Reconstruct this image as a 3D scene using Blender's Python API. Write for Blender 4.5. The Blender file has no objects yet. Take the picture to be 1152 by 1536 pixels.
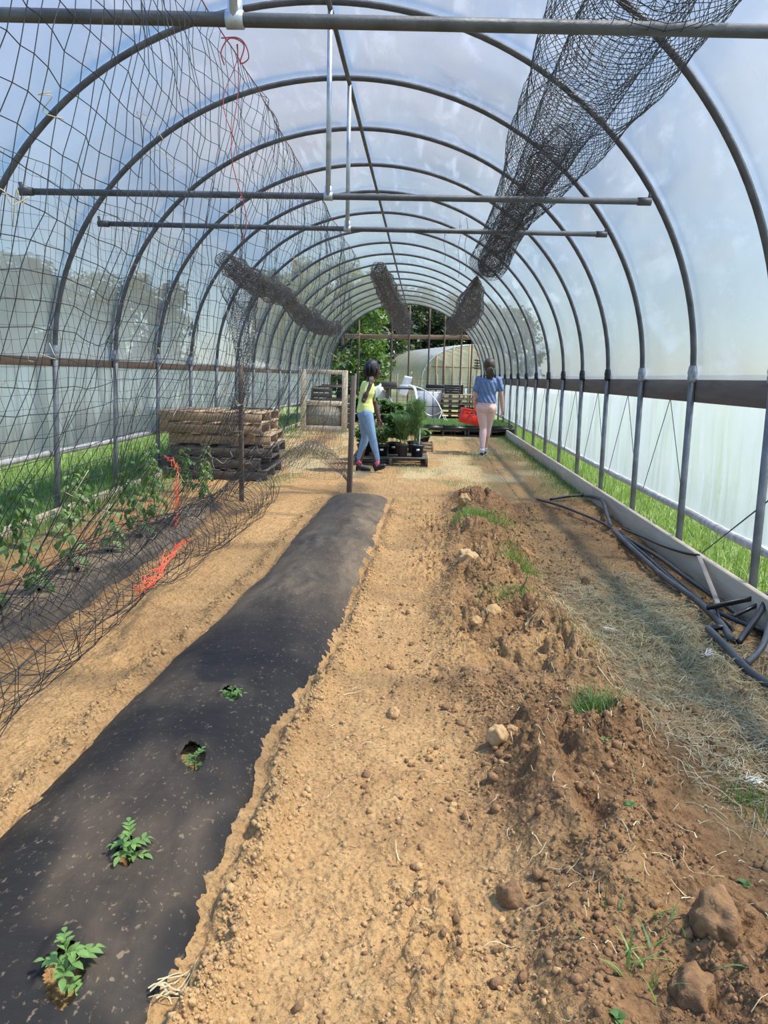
import bpy, bmesh, math, random
import numpy as np
from mathutils import Vector, Matrix
rng = np.random.default_rng(11); random.seed(5)
SC = bpy.context.scene
COL = SC.collection
PI = math.pi

# ------------------------------------------------------------------ camera
F, YAW, PITCH, ROLL, CH = 1154.0, 0.0477, 0.1747, 0.0257, 1.2
def _basis():
    cy, sy = math.cos(YAW), math.sin(YAW); cp, sp = math.cos(PITCH), math.sin(PITCH)
    f = np.array([-sy*cp, cy*cp, -sp]); r = np.array([cy, sy, 0.0]); u = np.cross(r, f)
    c, s = math.cos(ROLL), math.sin(ROLL)
    return c*r+s*u, -s*r+c*u, f
CR, CU, CF = _basis()
def gp(px, py, z=0.0):
    """the place on a level surface of height z seen at this spot of the photograph"""
    r = (px-576)/F*CR-(py-768)/F*CU+CF
    return np.array([0, 0, CH])+r*(z-CH)/r[2]
def at(px, py, Y):
    r = (px-576)/F*CR-(py-768)/F*CU+CF
    return np.array([0, 0, CH])+r*Y/r[1]

# house dimensions
S, Z0 = 1.22, 5.317
XR, XL, DL = 1.785, -2.975, -0.367
XG, HG = -0.65, 3.44
NB = range(-3, 17)
def skew(x): return DL*(XR-x)/(XR-XL)
def hipz(x): return 1.23+0.05*(XR-x)/(XR-XL)
def arch_pt(t, Y, off=0.0):
    xc, a, b = (XR+XL)/2, (XR-XL)/2+off, HG-1.255+off
    x = xc-a*math.cos(t)
    return (x, Y+skew(x), hipz(x)+b*math.sin(t))

# ------------------------------------------------------------------ helpers
class G:
    def __init__(self): self.v = []; self.q = []; self.t = []; self.n = 0
    def add(self, v, q=None, t=None):
        v = np.asarray(v, float).reshape(-1, 3)
        if q is not None and len(q): self.q.append(np.asarray(q, int).reshape(-1, 4)+self.n)
        if t is not None and len(t): self.t.append(np.asarray(t, int).reshape(-1, 3)+self.n)
        self.v.append(v); self.n += len(v); return self
    def mesh(self, name):
        me = bpy.data.meshes.new(name)
        v = np.concatenate(self.v) if self.v else np.zeros((0, 3))
        q = np.concatenate(self.q) if self.q else np.zeros((0, 4), int)
        t = np.concatenate(self.t) if self.t else np.zeros((0, 3), int)
        me.vertices.add(len(v)); me.vertices.foreach_set('co', v.astype(np.float32).ravel())
        nl = len(q)*4+len(t)*3
        me.loops.add(nl); me.loops.foreach_set('vertex_index', np.concatenate([q.ravel(), t.ravel()]).astype(np.int32))
        me.polygons.add(len(q)+len(t))
        st = np.concatenate([np.arange(len(q))*4, len(q)*4+np.arange(len(t))*3])
        me.polygons.foreach_set('loop_start', st.astype(np.int32))
        me.update(calc_edges=True); me.validate(clean_customdata=False)
        return me

def tag(o, label=None, cat=None, group=None, kind=None):
    if label: o['label'] = label
    if cat: o['category'] = cat
    if group: o['group'] = group
    if kind: o['kind'] = kind
    return o
def link(name, me, m, parent=None, smooth=False):
    o = bpy.data.objects.new(name, me); COL.objects.link(o)
    if m is not None and not me.materials: me.materials.append(m)
    if smooth: me.polygons.foreach_set('use_smooth', np.ones(len(me.polygons), bool))
    if parent is not None: o.parent = parent
    return o
def obj(name, g, m, parent=None, smooth=False): return link(name, g.mesh(name), m, parent, smooth)
def thing(name, label, cat, loc=(0, 0, 0), rz=0, group=None):
    o = bpy.data.objects.new(name, None); COL.objects.link(o)
    o.location = loc; o.rotation_euler = (0, 0, rz); o.empty_display_size = .1
    return tag(o, label, cat, group)
def struct(name, g, m, smooth=False):
    return tag(obj(name, g, m, None, smooth), kind='structure')
def dup(root, loc=None, rz=None, label=None, group=None):
    r = root.copy(); COL.objects.link(r)
    if loc is not None: r.location = loc
    if rz is not None: r.rotation_euler = (0, 0, rz)
    if label: r['label'] = label
    if group: r['group'] = group
    for ch in list(root.children):
        c = ch.copy(); COL.objects.link(c); c.parent = r
        for k in list(ch.children):
            d = k.copy(); COL.objects.link(d); d.parent = c
    return r

BQ = [(0, 3, 2, 1), (4, 5, 6, 7), (0, 1, 5, 4), (1, 2, 6, 5), (2, 3, 7, 6), (3, 0, 4, 7)]
def box(g, c, s, rot=None, ch=0.0):
    x, y, z = np.array(s)/2
    if ch <= 0:
        v = np.array([(-x, -y, -z), (x, -y, -z), (x, y, -z), (-x, y, -z), (-x, -y, z), (x, -y, z), (x, y, z), (-x, y, z)])
        q = BQ; t = None
    else:   # chamfered: three faces per corner
        v = []; 
        for sz in (-1, 1):
            for sx, sy in ((-1, -1), (1, -1), (1, 1), (-1, 1)):
                v += [(sx*(x-ch), sy*(y-ch), sz*z), (sx*x, sy*(y-ch), sz*(z-ch)), (sx*(x-ch), sy*y, sz*(z-ch))]
        v = np.array(v); I = lambda k, w: 3*k+w
        q = [(I(0,0), I(3,0), I(2,0), I(1,0)), (I(4,0), I(5,0), I(6,0), I(7,0)),
             (I(0,2), I(1,2), I(5,2), I(4,2)), (I(2,2), I(3,2), I(7,2), I(6,2)),
             (I(1,1), I(2,1), I(6,1), I(5,1)), (I(3,1), I(0,1), I(4,1), I(7,1)),
             (I(0,0), I(1,0), I(1,2), I(0,2)), (I(2,0), I(3,0), I(3,2), I(2,2)), (I(1,0), I(2,0), I(2,1), I(1,1)), (I(3,0), I(0,0), I(0,1), I(3,1)),
             (I(5,0), I(4,0), I(4,2), I(5,2)), (I(7,0), I(6,0), I(6,2), I(7,2)), (I(6,0), I(5,0), I(5,1), I(6,1)), (I(4,0), I(7,0), I(7,1), I(4,1)),
             (I(0,1), I(0,2), I(4,2), I(4,1)), (I(1,2), I(1,1), I(5,1), I(5,2)), (I(2,1), I(2,2), I(6,2), I(6,1)), (I(3,2), I(3,1), I(7,1), I(7,2))]
        t = [(I(0,0), I(0,2), I(0,1)), (I(1,0), I(1,1), I(1,2)), (I(2,0), I(2,2), I(2,1)), (I(3,0), I(3,1), I(3,2)),
             (I(4,0), I(4,1), I(4,2)), (I(5,0), I(5,2), I(5,1)), (I(6,0), I(6,1), I(6,2)), (I(7,0), I(7,2), I(7,1))]
    if rot is not None: v = v@np.array(rot).T
    return g.add(v+np.array(c), q, t)
def rotz(a): c, s = math.cos(a), math.sin(a); return np.array([[c, -s, 0], [s, c, 0], [0, 0, 1]])
def rotx(a): c, s = math.cos(a), math.sin(a); return np.array([[1, 0, 0], [0, c, -s], [0, s, c]])
def roty(a): c, s = math.cos(a), math.sin(a); return np.array([[c, 0, s], [0, 1, 0], [-s, 0, c]])

def tube(g, P, r, n=10, cap=True):
    P = np.asarray(P, float); m = len(P); r = np.broadcast_to(np.asarray(r, float), (m,))
    T = np.gradient(P, axis=0); T /= np.linalg.norm(T, axis=1)[:, None]+1e-12
    a = np.array([0, 0, 1.0]) if abs(T[0, 2]) < .9 else np.array([1.0, 0, 0])
    N = np.cross(T[0], a); N /= np.linalg.norm(N); rings = []
    ang = np.arange(n)*2*PI/n; ca, sa = np.cos(ang)[:, None], np.sin(ang)[:, None]
    for i in range(m):
        N = N-T[i]*(N@T[i]); N /= np.linalg.norm(N)+1e-12
        B = np.cross(T[i], N)
        rings.append(P[i]+r[i]*(ca*N+sa*B))
    v = np.concatenate(rings); k = np.arange(n); k2 = (k+1) % n
    q = np.concatenate([np.stack([i*n+k, i*n+k2, (i+1)*n+k2, (i+1)*n+k], 1) for i in range(m-1)])
    t = None
    if cap:
        v = np.concatenate([v, P[:1], P[-1:]]); c0, c1 = m*n, m*n+1
        t = np.concatenate([np.stack([k2, k, np.full(n, c0)], 1), np.stack([(m-1)*n+k, (m-1)*n+k2, np.full(n, c1)], 1)])
    return g.add(v, q, t)
def spline(P, n=8):
    P = np.asarray(P, float); out = []
    Q = np.vstack([2*P[0]-P[1], P, 2*P[-1]-P[-2]])
    for i in range(1, len(Q)-2):
        p0, p1, p2, p3 = Q[i-1:i+3]
        for t in np.arange(n)/n:
            out.append(.5*(2*p1+(p2-p0)*t+(2*p0-5*p1+4*p2-p3)*t*t+(3*p1-p0-3*p2+p3)*t**3))
    out.append(P[-1]); return np.array(out)
def sphere(g, c, r, n=12, m=8, M=None):
    r = np.broadcast_to(np.asarray(r, float), (3,))
    th = np.linspace(0, PI, m+1)[1:-1]; ph = np.arange(n)*2*PI/n
    v = np.array([(math.sin(a)*math.cos(b), math.sin(a)*math.sin(b), math.cos(a)) for a in th for b in ph]+[(0, 0, 1), (0, 0, -1)])*r
    if M is not None: v = v@np.array(M).T
    k = np.arange(n); k2 = (k+1) % n; R = len(th)
    q = np.concatenate([np.stack([i*n+k, (i+1)*n+k, (i+1)*n+k2, i*n+k2], 1) for i in range(R-1)])
    t = np.concatenate([np.stack([np.full(n, R*n), k, k2], 1), np.stack([np.full(n, R*n+1), (R-1)*n+k2, (R-1)*n+k], 1)])
    return g.add(v+np.array(c), q, t)
def strands(g, A, B, r):
    """many thin threads, each a three sided prism from A[i] to B[i]"""
    A = np.asarray(A, float).reshape(-1, 3); B = np.asarray(B, float).reshape(-1, 3)
    T = B-A; L = np.linalg.norm(T, axis=1)[:, None]+1e-9; T = T/L
    up = np.where(np.abs(T[:, 2:3]) < .8, [[0, 0, 1.0]], [[1.0, 0, 0]])
    N = np.cross(T, up); N /= np.linalg.norm(N, axis=1)[:, None]; Bn = np.cross(T, N)
    e = T*np.minimum(r*.5, L*.2)
    rr = np.broadcast_to(np.asarray(r, float), (len(A),))[:, None]
    out = []
    for P, sg in ((A, -1), (B, 1)):
        for k in range(3):
            a = k*2*PI/3; out.append(P+sg*e+rr*(math.cos(a)*N+math.sin(a)*Bn))
    v = np.stack(out, 1).reshape(-1, 3); b = (np.arange(len(A))*6)[:, None]
    q = np.concatenate([b+np.array([k, (k+1) % 3, 3+(k+1) % 3, 3+k]) for k in range(3)])
    return g.add(v, q)
def netting(g, P, r, u=True, v=True, drop=0.0):
    n, m = P.shape[:2]
    for A, B, on in ((P[:-1], P[1:], u), (P[:, :-1], P[:, 1:], v)):
        if on:
            A = A.reshape(-1, 3); B = B.reshape(-1, 3)
            k = rng.random(len(A)) >= drop
            strands(g, A[k], B[k], r)
    return g
def grid_faces(n, m):
    i, j = np.meshgrid(np.arange(n-1), np.arange(m-1), indexing='ij'); a = (i*m+j).ravel()
    return np.stack([a, a+m, a+m+1, a+1], 1)
def lathe(g, prof, n=20, c=(0, 0, 0)):
    prof = np.asarray(prof, float); k = np.arange(n); ang = k*2*PI/n; m = len(prof)
    v = np.stack([prof[:, None, 0]*np.cos(ang), prof[:, None, 0]*np.sin(ang), np.repeat(prof[:, 1:2], n, 1)], -1).reshape(-1, 3)
    k2 = (k+1) % n
    q = np.concatenate([np.stack([i*n+k, i*n+k2, (i+1)*n+k2, (i+1)*n+k], 1) for i in range(m-1)])
    return g.add(v+np.array(c), q)

# noise -------------------------------------------------------------
def _h(i, j, s):
    h = (i.astype(np.int64)*374761393+j.astype(np.int64)*668265263+s*1442695041) & 0xffffffff
    h = ((h ^ (h >> 13))*1274126177) & 0xffffffff
    return ((h ^ (h >> 16)) & 0xffffff)/float(0xffffff)
def vnoise(x, y, s=0):
    x = np.asarray(x, float); y = np.asarray(y, float)
    i, j = np.floor(x), np.floor(y); u, v = x-i, y-j
    u = u*u*u*(u*(u*6-15)+10); v = v*v*v*(v*(v*6-15)+10)
    a, b, c, d = _h(i, j, s), _h(i+1, j, s), _h(i, j+1, s), _h(i+1, j+1, s)
    return (a*(1-u)+b*u)*(1-v)+(c*(1-u)+d*u)*v*1.0-.5
def fbm(x, y, o=4, s=0, g=.5):
    r = 0; a = 1.0
    for k in range(o): r = r+a*vnoise(x*2**k+17.3*k, y*2**k-9.1*k, s+k); a *= g
    return r
def clods(x, y, s=0):
    """rounded lumps on a jittered lattice, 0..1"""
    i, j = np.floor(x), np.floor(y); best = np.zeros_like(np.asarray(x, float))
    for di in (-1, 0, 1):
        for dj in (-1, 0, 1):
            a, b = i+di, j+dj
            cx, cy = a+.15+.7*_h(a, b, s), b+.15+.7*_h(a, b, s+5)
            R = .25+.45*_h(a, b, s+9); st = 1+.4*_h(a, b, s+3)
            d2 = ((x-cx)**2*st+(y-cy)**2)/R**2
            best = np.maximum(best, R*np.sqrt(np.clip(1-d2, 0, 1)))
    return best
def billow(x, y, o=3, s=0, g=.55):
    r = 0; a = 1.0
    for k in range(o): r = r+a*np.abs(vnoise(x*2.03**k+7.7*k, y*2.03**k+3.1*k, s+k)); a *= g
    return r
def smooth(e0, e1, x):
    t = np.clip((np.asarray(x, float)-e0)/(e1-e0), 0, 1); return t*t*(3-2*t)

# ------------------------------------------------------------------ materials
def new_mat(name):
    m = bpy.data.materials.new(name); m.use_nodes = True; nt = m.node_tree
    for n in list(nt.nodes): nt.nodes.remove(n)
    out = nt.nodes.new('ShaderNodeOutputMaterial')
    return m, nt, out
def node(nt, typ, ins=None, **kw):
    n = nt.nodes.new(typ)
    for k, v in kw.items(): setattr(n, k, v)
    for k, v in (ins or {}).items():
        if hasattr(v, 'is_output') or isinstance(v, bpy.types.NodeSocket): nt.links.new(v, n.inputs[k])
        else: n.inputs[k].default_value = v
    return n
def c4(c): return (c[0], c[1], c[2], 1.0)
def srgb(r, g, b):
    f = lambda u: (u/255/12.92) if u/255 <= .04045 else ((u/255+.055)/1.055)**2.4
    return (f(r), f(g), f(b))
def ramp(nt, fac, stops, interp='LINEAR'):
    n = nt.nodes.new('ShaderNodeValToRGB'); nt.links.new(fac, n.inputs[0]); n.color_ramp.interpolation = interp
    e = n.color_ramp.elements
    while len(e) < len(stops): e.new(.5)
    for k, (p, c) in enumerate(stops): e[k].position = p; e[k].color = c4(c) if hasattr(c, '__len__') else (c, c, c, 1)
    return n
def mixc(nt, fac, a, b, mode='MIX'):
    n = nt.nodes.new('ShaderNodeMix'); n.data_type = 'RGBA'; n.blend_type = mode
    for idx, v in ((0, fac), (6, a), (7, b)):
        if isinstance(v, bpy.types.NodeSocket): nt.links.new(v, n.inputs[idx])
        else: n.inputs[idx].default_value = v if idx == 0 else c4(v)
    return n.outputs[2]
def coords(nt, scale=(1, 1, 1), kind='Object'):
    tc = nt.nodes.new('ShaderNodeTexCoord'); mp = node(nt, 'ShaderNodeMapping', {'Vector': tc.outputs[kind]})
    mp.inputs['Scale'].default_value = scale; return mp.outputs[0]
def noise(nt, vec, scale, detail=4, rough=.55, dist=0):
    return node(nt, 'ShaderNodeTexNoise', {'Vector': vec, 'Scale': scale, 'Detail': detail, 'Roughness': rough, 'Distortion': dist}).outputs[0]
def plain(name, col, rough=.6, metal=0, var=.15, scale=12, bump=0, bscale=60, stretch=(1, 1, 1), col2=None, spec=.5, sub=None):
    m, nt, out = new_mat(name)
    v = coords(nt, stretch); n = noise(nt, v, scale)
    c2 = col2 or tuple(x*(1-var*1.6) for x in col); c1 = tuple(min(1, x*(1+var)) for x in col)
    cr = ramp(nt, n, [(.3, c2), (.7, c1)])
    b = node(nt, 'ShaderNodeBsdfPrincipled', {'Base Color': cr.outputs[0], 'Roughness': rough, 'Metallic': metal, 'Specular IOR Level': spec})
    if bump:
        bn = node(nt, 'ShaderNodeBump', {'Height': noise(nt, v, bscale, 3), 'Strength': bump, 'Distance': .01})
        nt.links.new(bn.outputs[0], b.inputs['Normal'])
    nt.links.new(b.outputs[0], out.inputs[0]); return m
def wood(name, col, dark, axis=0, rough=.75, scale=1.0):
    m, nt, out = new_mat(name)
    st = [14, 14, 14]; st[axis] = 1.2
    info = nt.nodes.new('ShaderNodeObjectInfo')
    v = coords(nt, tuple(s*scale for s in st))
    va = node(nt, 'ShaderNodeVectorMath', {0: v, 1: info.outputs['Random']}, operation='ADD').outputs[0]
    n = noise(nt, va, 1.6, 5, .6, .6); n2 = noise(nt, coords(nt), 3.0, 2)
    cr = ramp(nt, n, [(.3, dark), (.62, col)])
    c = mixc(nt, n2, cr.outputs[0], tuple(x*.75 for x in col))
    w = node(nt, 'ShaderNodeMath', {0: info.outputs['Random'], 1: .35, 2: .8}, operation='MULTIPLY_ADD').outputs[0]
    hsv = node(nt, 'ShaderNodeHueSaturation', {'Value': w, 'Color': c})
    b = node(nt, 'ShaderNodeBsdfPrincipled', {'Base Color': hsv.outputs[0], 'Roughness': rough})
    bn = node(nt, 'ShaderNodeBump', {'Height': n, 'Strength': .35, 'Distance': .004}); nt.links.new(bn.outputs[0], b.inputs['Normal'])
    nt.links.new(b.outputs[0], out.inputs[0]); return m
def leafy(name, a, b, rough=.5, trans=.35):
    m, nt, out = new_mat(name)
    n = noise(nt, coords(nt), 22, 3); cr = ramp(nt, n, [(.3, a), (.7, b)])
    p = node(nt, 'ShaderNodeBsdfPrincipled', {'Base Color': cr.outputs[0], 'Roughness': rough, 'Specular IOR Level': .35})
    t = node(nt, 'ShaderNodeBsdfTranslucent', {'Color': mixc(nt, .4, cr.outputs[0], (.35, .5, .05))})
    mx = node(nt, 'ShaderNodeMixShader', {0: trans, 1: p.outputs[0], 2: t.outputs[0]})
    nt.links.new(mx.outputs[0], out.inputs[0]); return m

def film(name, clear, white, tint, streak, sscale, haze=0.0, lo=.75, hi=1.25):
    """thin polythene: part clear, part scattering, wrinkles change the share and the normal"""
    m, nt, out = new_mat(name)
    v = coords(nt, streak)
    n = noise(nt, v, sscale, 6, .6, .8); n2 = noise(nt, coords(nt), .7, 3, .5, .3)
    n3 = node(nt, 'ShaderNodeTexNoise', {'Vector': coords(nt, tuple(s*2.3 for s in streak)), 'Scale': sscale*1.7, 'Detail': 5.0, 'Roughness': .65}).outputs[0]
    wm = node(nt, 'ShaderNodeMapping', {'Vector': nt.nodes.new('ShaderNodeTexCoord').outputs['Object']}); wm.inputs['Rotation'].default_value = (.5, .35, .75) if streak[2] > .5 else (0, 0, 0); wm.inputs['Scale'].default_value = (9, .9, 3) if streak[2] > .5 else (1, 9, .7); wv = wm.outputs[0]
    n4 = node(nt, 'ShaderNodeTexNoise', {'Vector': wv, 'Scale': 1.0, 'Detail': 3.0, 'Roughness': .5, 'Distortion': .25}).outputs[0]
    thin = ramp(nt, n4, [(.0, 0.0), (.57, 0.0), (.70, .9)]).outputs[0]
    msk = ramp(nt, n2, [(.34, .15), (.60, 1.0)]).outputs[0]
    thin = node(nt, 'ShaderNodeMath', {0: thin, 1: msk}, operation='MULTIPLY').outputs[0]
    fold = node(nt, 'ShaderNodeMath', {0: ramp(nt, n3, [(.0, 0.0), (.56, 0.0), (.74, .8)]).outputs[0], 1: thin}, operation='MAXIMUM').outputs[0]
    ft = node(nt, 'ShaderNodeMapRange', {0: n, 1: .3, 2: .7, 3: lo, 4: hi}).outputs[0]
    f2 = node(nt, 'ShaderNodeMapRange', {0: n2, 1: .3, 2: .7, 3: .9, 4: 1.1}).outputs[0]
    ff = node(nt, 'ShaderNodeMath', {0: ft, 1: f2}, operation='MULTIPLY').outputs[0]
    cl = node(nt, 'ShaderNodeMath', {0: ff, 1: clear}, operation='MULTIPLY').outputs[0]
    fd = node(nt, 'ShaderNodeMath', {0: fold, 1: -.55, 2: 1.0}, operation='MULTIPLY_ADD').outputs[0]
    cl = node(nt, 'ShaderNodeMath', {0: cl, 1: fd}, operation='MULTIPLY', use_clamp=True).outputs[0]
    bump = node(nt, 'ShaderNodeBump', {'Height': n, 'Strength': .5, 'Distance': .03}).outputs[0]
    tr = node(nt, 'ShaderNodeBsdfTransparent', {'Color': c4(tint)})
    tl = node(nt, 'ShaderNodeBsdfTranslucent', {'Color': c4(white), 'Normal': bump})
    df = node(nt, 'ShaderNodeBsdfDiffuse', {'Color': c4(tuple(x*.85 for x in white)), 'Normal': bump})
    sc = node(nt, 'ShaderNodeMixShader', {0: .35, 1: tl.outputs[0], 2: df.outputs[0]})
    gl = node(nt, 'ShaderNodeBsdfGlossy', {'Color': (1, 1, 1, 1), 'Roughness': .28, 'Normal': bump})
    fr = node(nt, 'ShaderNodeFresnel', {'IOR': 1.35, 'Normal': bump})
    if haze:      # aged film blurs part of what lies behind it
        rf = node(nt, 'ShaderNodeBsdfRefraction', {'Color': c4(tint), 'Roughness': .42, 'IOR': 1.12})
        tr = node(nt, 'ShaderNodeMixShader', {0: haze, 1: tr.outputs[0], 2: rf.outputs[0]})
    mx = node(nt, 'ShaderNodeMixShader', {0: cl, 1: sc.outputs[0], 2: tr.outputs[0]})
    fm = node(nt, 'ShaderNodeMath', {0: fr.outputs[0], 1: .6}, operation='MULTIPLY').outputs[0]
    m2 = node(nt, 'ShaderNodeMixShader', {0: fm, 1: mx.outputs[0], 2: gl.outputs[0]})
    nt.links.new(m2.outputs[0], out.inputs[0]); return m

M = {}
M['roof'] = film('roof_film', .865, (.62, .74, .92), (.93, .97, 1.0), (.9, .35, .9), 1.6, haze=.40, lo=.90, hi=1.06)
M['curtain_r'] = film('curtain_film_right', .40, (.48, .52, .59), (.90, .94, 1.0), (1, 2.2, .22), 2.0, haze=.5, lo=.55, hi=1.4)
M['curtain_l'] = film('curtain_film_left', .16, (.72, .73, .62), (.93, .95, .88), (1, 1.2, .3), 1.5, haze=.9)
M['hoop2film'] = film('old_film', .30, (.66, .62, .48), (.9, .88, .78), (.6, .6, .6), 1.2)
M['steel'] = plain('galvanised_grey', (.095, .095, .097), .6, .15, .25, 9, .15, 80, (1, 1, 1))
M['steel_post'] = plain('galvanised_post', (.20, .205, .21), .55, .2, .25, 9, .15, 80)
M['steel_lt'] = plain('galvanised_bright', (.46, .48, .50), .42, .55, .2, 9, .15, 80)
M['steel_dk'] = plain('weathered_tie_steel', (.085, .083, .08), .55, .25, .3, 7, .2, 80)
M['tape'] = plain('black_tape', (.012, .012, .013), .5, 0, .3, 40, .4, 40)
M['greytape'] = plain('grey_tape', (.30, .31, .32), .5, 0, .3, 40, .5, 40)
M['hipwood'] = wood('hip_board_wood', (.20, .125, .075), (.07, .04, .022), 1)
M['hipwood_r'] = wood('hip_board_wood_grey', (.15, .12, .10), (.06, .045, .035), 1)
M['basewood'] = wood('base_board_wood', (.60, .47, .32), (.38, .28, .18), 1)
M['beamwood'] = wood('beam_wood', (.30, .20, .12), (.14, .085, .05), 0)
M['postwood'] = wood('stake_wood', (.16, .11, .075), (.07, .045, .03), 2)
M['endpost'] = wood('end_wall_post_wood', (.13, .09, .065), (.05, .03, .022), 2)
M['palletwood'] = wood('pallet_wood', (.50, .35, .20), (.26, .16, .085), 0)
M['palletwood_y'] = wood('pallet_stringer_wood', (.42, .28, .155), (.20, .12, .06), 1)
M['palletdark'] = wood('weathered_pallet_wood', (.11, .085, .065), (.04, .03, .024), 0)
M['palletdark_y'] = wood('weathered_stringer_wood', (.10, .075, .055), (.04, .03, .022), 1)
M['doorwood'] = wood('bare_door_wood', (.74, .60, .42), (.52, .38, .24), 2)
M['net'] = plain('black_netting', (.022, .020, .021), .5, 0, .3, 20)
M['netbrown'] = plain('dusty_netting', (.095, .080, .072), .7, 0, .4, 20)
M['hose'] = plain('black_hose', (.013, .013, .015), .35, 0, .3, 8, .1, 50)
M['hosegrey'] = plain('dusty_hose', (.07, .068, .066), .5, 0, .3, 8, .1, 50)
M['lath'] = wood('grey_lath_wood', (.40, .35, .29), (.22, .18, .14), 1)
M['orange'] = plain('orange_twine', (.85, .12, .045), .6, 0, .15, 30)
M['red'] = plain('red_twine', (.42, .055, .05), .6, 0, .2, 30)
M['rope'] = plain('grey_rope', (.10, .10, .105), .7, 0, .2, 30)
M['string'] = plain('pale_string', (.62, .58, .50), .7, 0, .2, 30)
M['white'] = plain('white_plastic', (.80, .80, .78), .45, 0, .06, 6)
M['blackplastic'] = plain('black_tray_plastic', (.014, .014, .015), .4, 0, .2, 10)
M['bluepot'] = plain('navy_pot_plastic', (.02, .025, .05), .4, 0, .2, 10)
M['greypot'] = plain('grey_pot_plastic', (.055, .05, .045), .6, 0, .2, 10)
M['redcrate'] = plain('red_crate_plastic', (.80, .045, .025), .38, 0, .08, 8)
M['leaf'] = leafy('tomato_leaf', (.055, .12, .03), (.13, .23, .065))
M['leaf_pale'] = leafy('pale_leaf', (.14, .21, .075), (.26, .36, .13))
M['leaf_seed'] = leafy('seedling_leaf', (.12, .23, .055), (.25, .39, .11))
M['leaf_dk'] = leafy('dark_leaf', (.03, .075, .018), (.075, .16, .035))
M['leaf_fine'] = leafy('feathery_leaf', (.15, .24, .085), (.27, .39, .16))
M['treeleaf'] = leafy('tree_leaf', (.008, .018, .005), (.022, .045, .012), .6, .15)  # deep shade of the far wood painted into near-black leaves
M['treeleaf2'] = leafy('tree_leaf_sunlit', (.025, .062, .012), (.075, .145, .03), .55, .3)  # lit copy: sunlight painted in as a brighter leaf green
M['treeleaf3'] = leafy('tree_leaf_grey', (.016, .026, .018), (.035, .05, .032), .6, .15)  # greying by the wall film painted into duller, darker leaves
M['bark'] = plain('bark', (.045, .034, .026), .9, 0, .4, 8, .5, 20)
M['stem'] = plain('green_stem', (.14, .22, .07), .6, 0, .2, 20)
M['grass'] = leafy('grass_blade', (.055, .12, .020), (.17, .26, .05), .5, .35)
M['drygrass'] = leafy('dry_grass_blade', (.24, .22, .10), (.40, .35, .18), .6, .2)
M['straw'] = plain('straw', (.50, .41, .23), .7, 0, .25, 9, col2=(.30, .24, .13))
M['straw_white'] = plain('bleached_husk', (.78, .74, .62), .7, 0, .15, 9)
M['potsoil'] = plain('potting_soil', (.035, .024, .017), .95, 0, .4, 40, .6, 60)

def soil_mat():
    m, nt, out = new_mat('soil')
    a = node(nt, 'ShaderNodeAttribute', attribute_name='soil'); sep = node(nt, 'ShaderNodeSeparateColor', {0: a.outputs[0]})
    v = coords(nt)
    big = noise(nt, v, 2.2, 5, .6); mid = noise(nt, v, 14, 5, .65); fine = noise(nt, v, 90, 4, .7)
    dry = ramp(nt, mid, [(.28, (.33, .185, .076)), (.72, (.54, .335, .148))]).outputs[0]
    dry = mixc(nt, ramp(nt, big, [(.35, 0.0), (.7, 1.0)]).outputs[0], dry, (.41, .235, .095))
    moist = ramp(nt, mid, [(.28, (.115, .060, .028)), (.72, (.27, .150, .070))]).outputs[0]
    c = mixc(nt, sep.outputs[0], dry, moist)
    turf = ramp(nt, mid, [(.3, (.14, .15, .045)), (.7, (.33, .29, .12))]).outputs[0]
    c = mixc(nt, sep.outputs[1], c, turf)
    strawc = ramp(nt, fine, [(.3, (.34, .24, .11)), (.65, (.62, .50, .27))]).outputs[0]
    c = mixc(nt, sep.outputs[2], c, strawc)
    sp = ramp(nt, fine, [(.3, (.52, .50, .48)), (.5, (.95, .95, .95)), (.68, (1.0, 1.0, 1.0)), (.8, (1.25, 1.24, 1.2))]).outputs[0]
    c = mixc(nt, 1.0, c, sp, 'MULTIPLY')
    b = node(nt, 'ShaderNodeBsdfPrincipled', {'Base Color': c, 'Roughness': .95, 'Specular IOR Level': .15})
    h = node(nt, 'ShaderNodeMath', {0: fine, 1: .35, 2: mid}, operation='MULTIPLY_ADD').outputs[0]
    vo = node(nt, 'ShaderNodeTexVoronoi', {'Vector': v, 'Scale': 70.0}, feature='SMOOTH_F1').outputs[0]
    h = node(nt, 'ShaderNodeMath', {0: vo, 1: -.5, 2: h}, operation='MULTIPLY_ADD').outputs[0]
    bn = node(nt, 'ShaderNodeBump', {'Height': h, 'Strength': 1.0, 'Distance': .022})
    nt.links.new(bn.outputs[0], b.inputs['Normal']); nt.links.new(b.outputs[0], out.inputs[0]); return m
M['soil'] = soil_mat()
def clod_mat(name, a, b):
    m, nt, out = new_mat(name); v = coords(nt)
    mid = noise(nt, v, 30, 5, .65); fine = noise(nt, v, 160, 3, .7)
    c = ramp(nt, mid, [(.28, a), (.72, b)]).outputs[0]
    p = node(nt, 'ShaderNodeBsdfPrincipled', {'Base Color': c, 'Roughness': .95, 'Specular IOR Level': .15})
    bn = node(nt, 'ShaderNodeBump', {'Height': node(nt, 'ShaderNodeMath', {0: fine, 1: .4, 2: mid}, operation='MULTIPLY_ADD').outputs[0], 'Strength': .7, 'Distance': .01})
    nt.links.new(bn.outputs[0], p.inputs['Normal']); nt.links.new(p.outputs[0], out.inputs[0]); return m
M['clod'] = clod_mat('dry_clod', (.33, .19, .082), (.52, .33, .15))
M['clod_dk'] = clod_mat('moist_clod', (.14, .075, .036), (.30, .17, .082))
M['stone'] = clod_mat('pale_clod', (.34, .21, .10), (.54, .355, .175))
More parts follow.
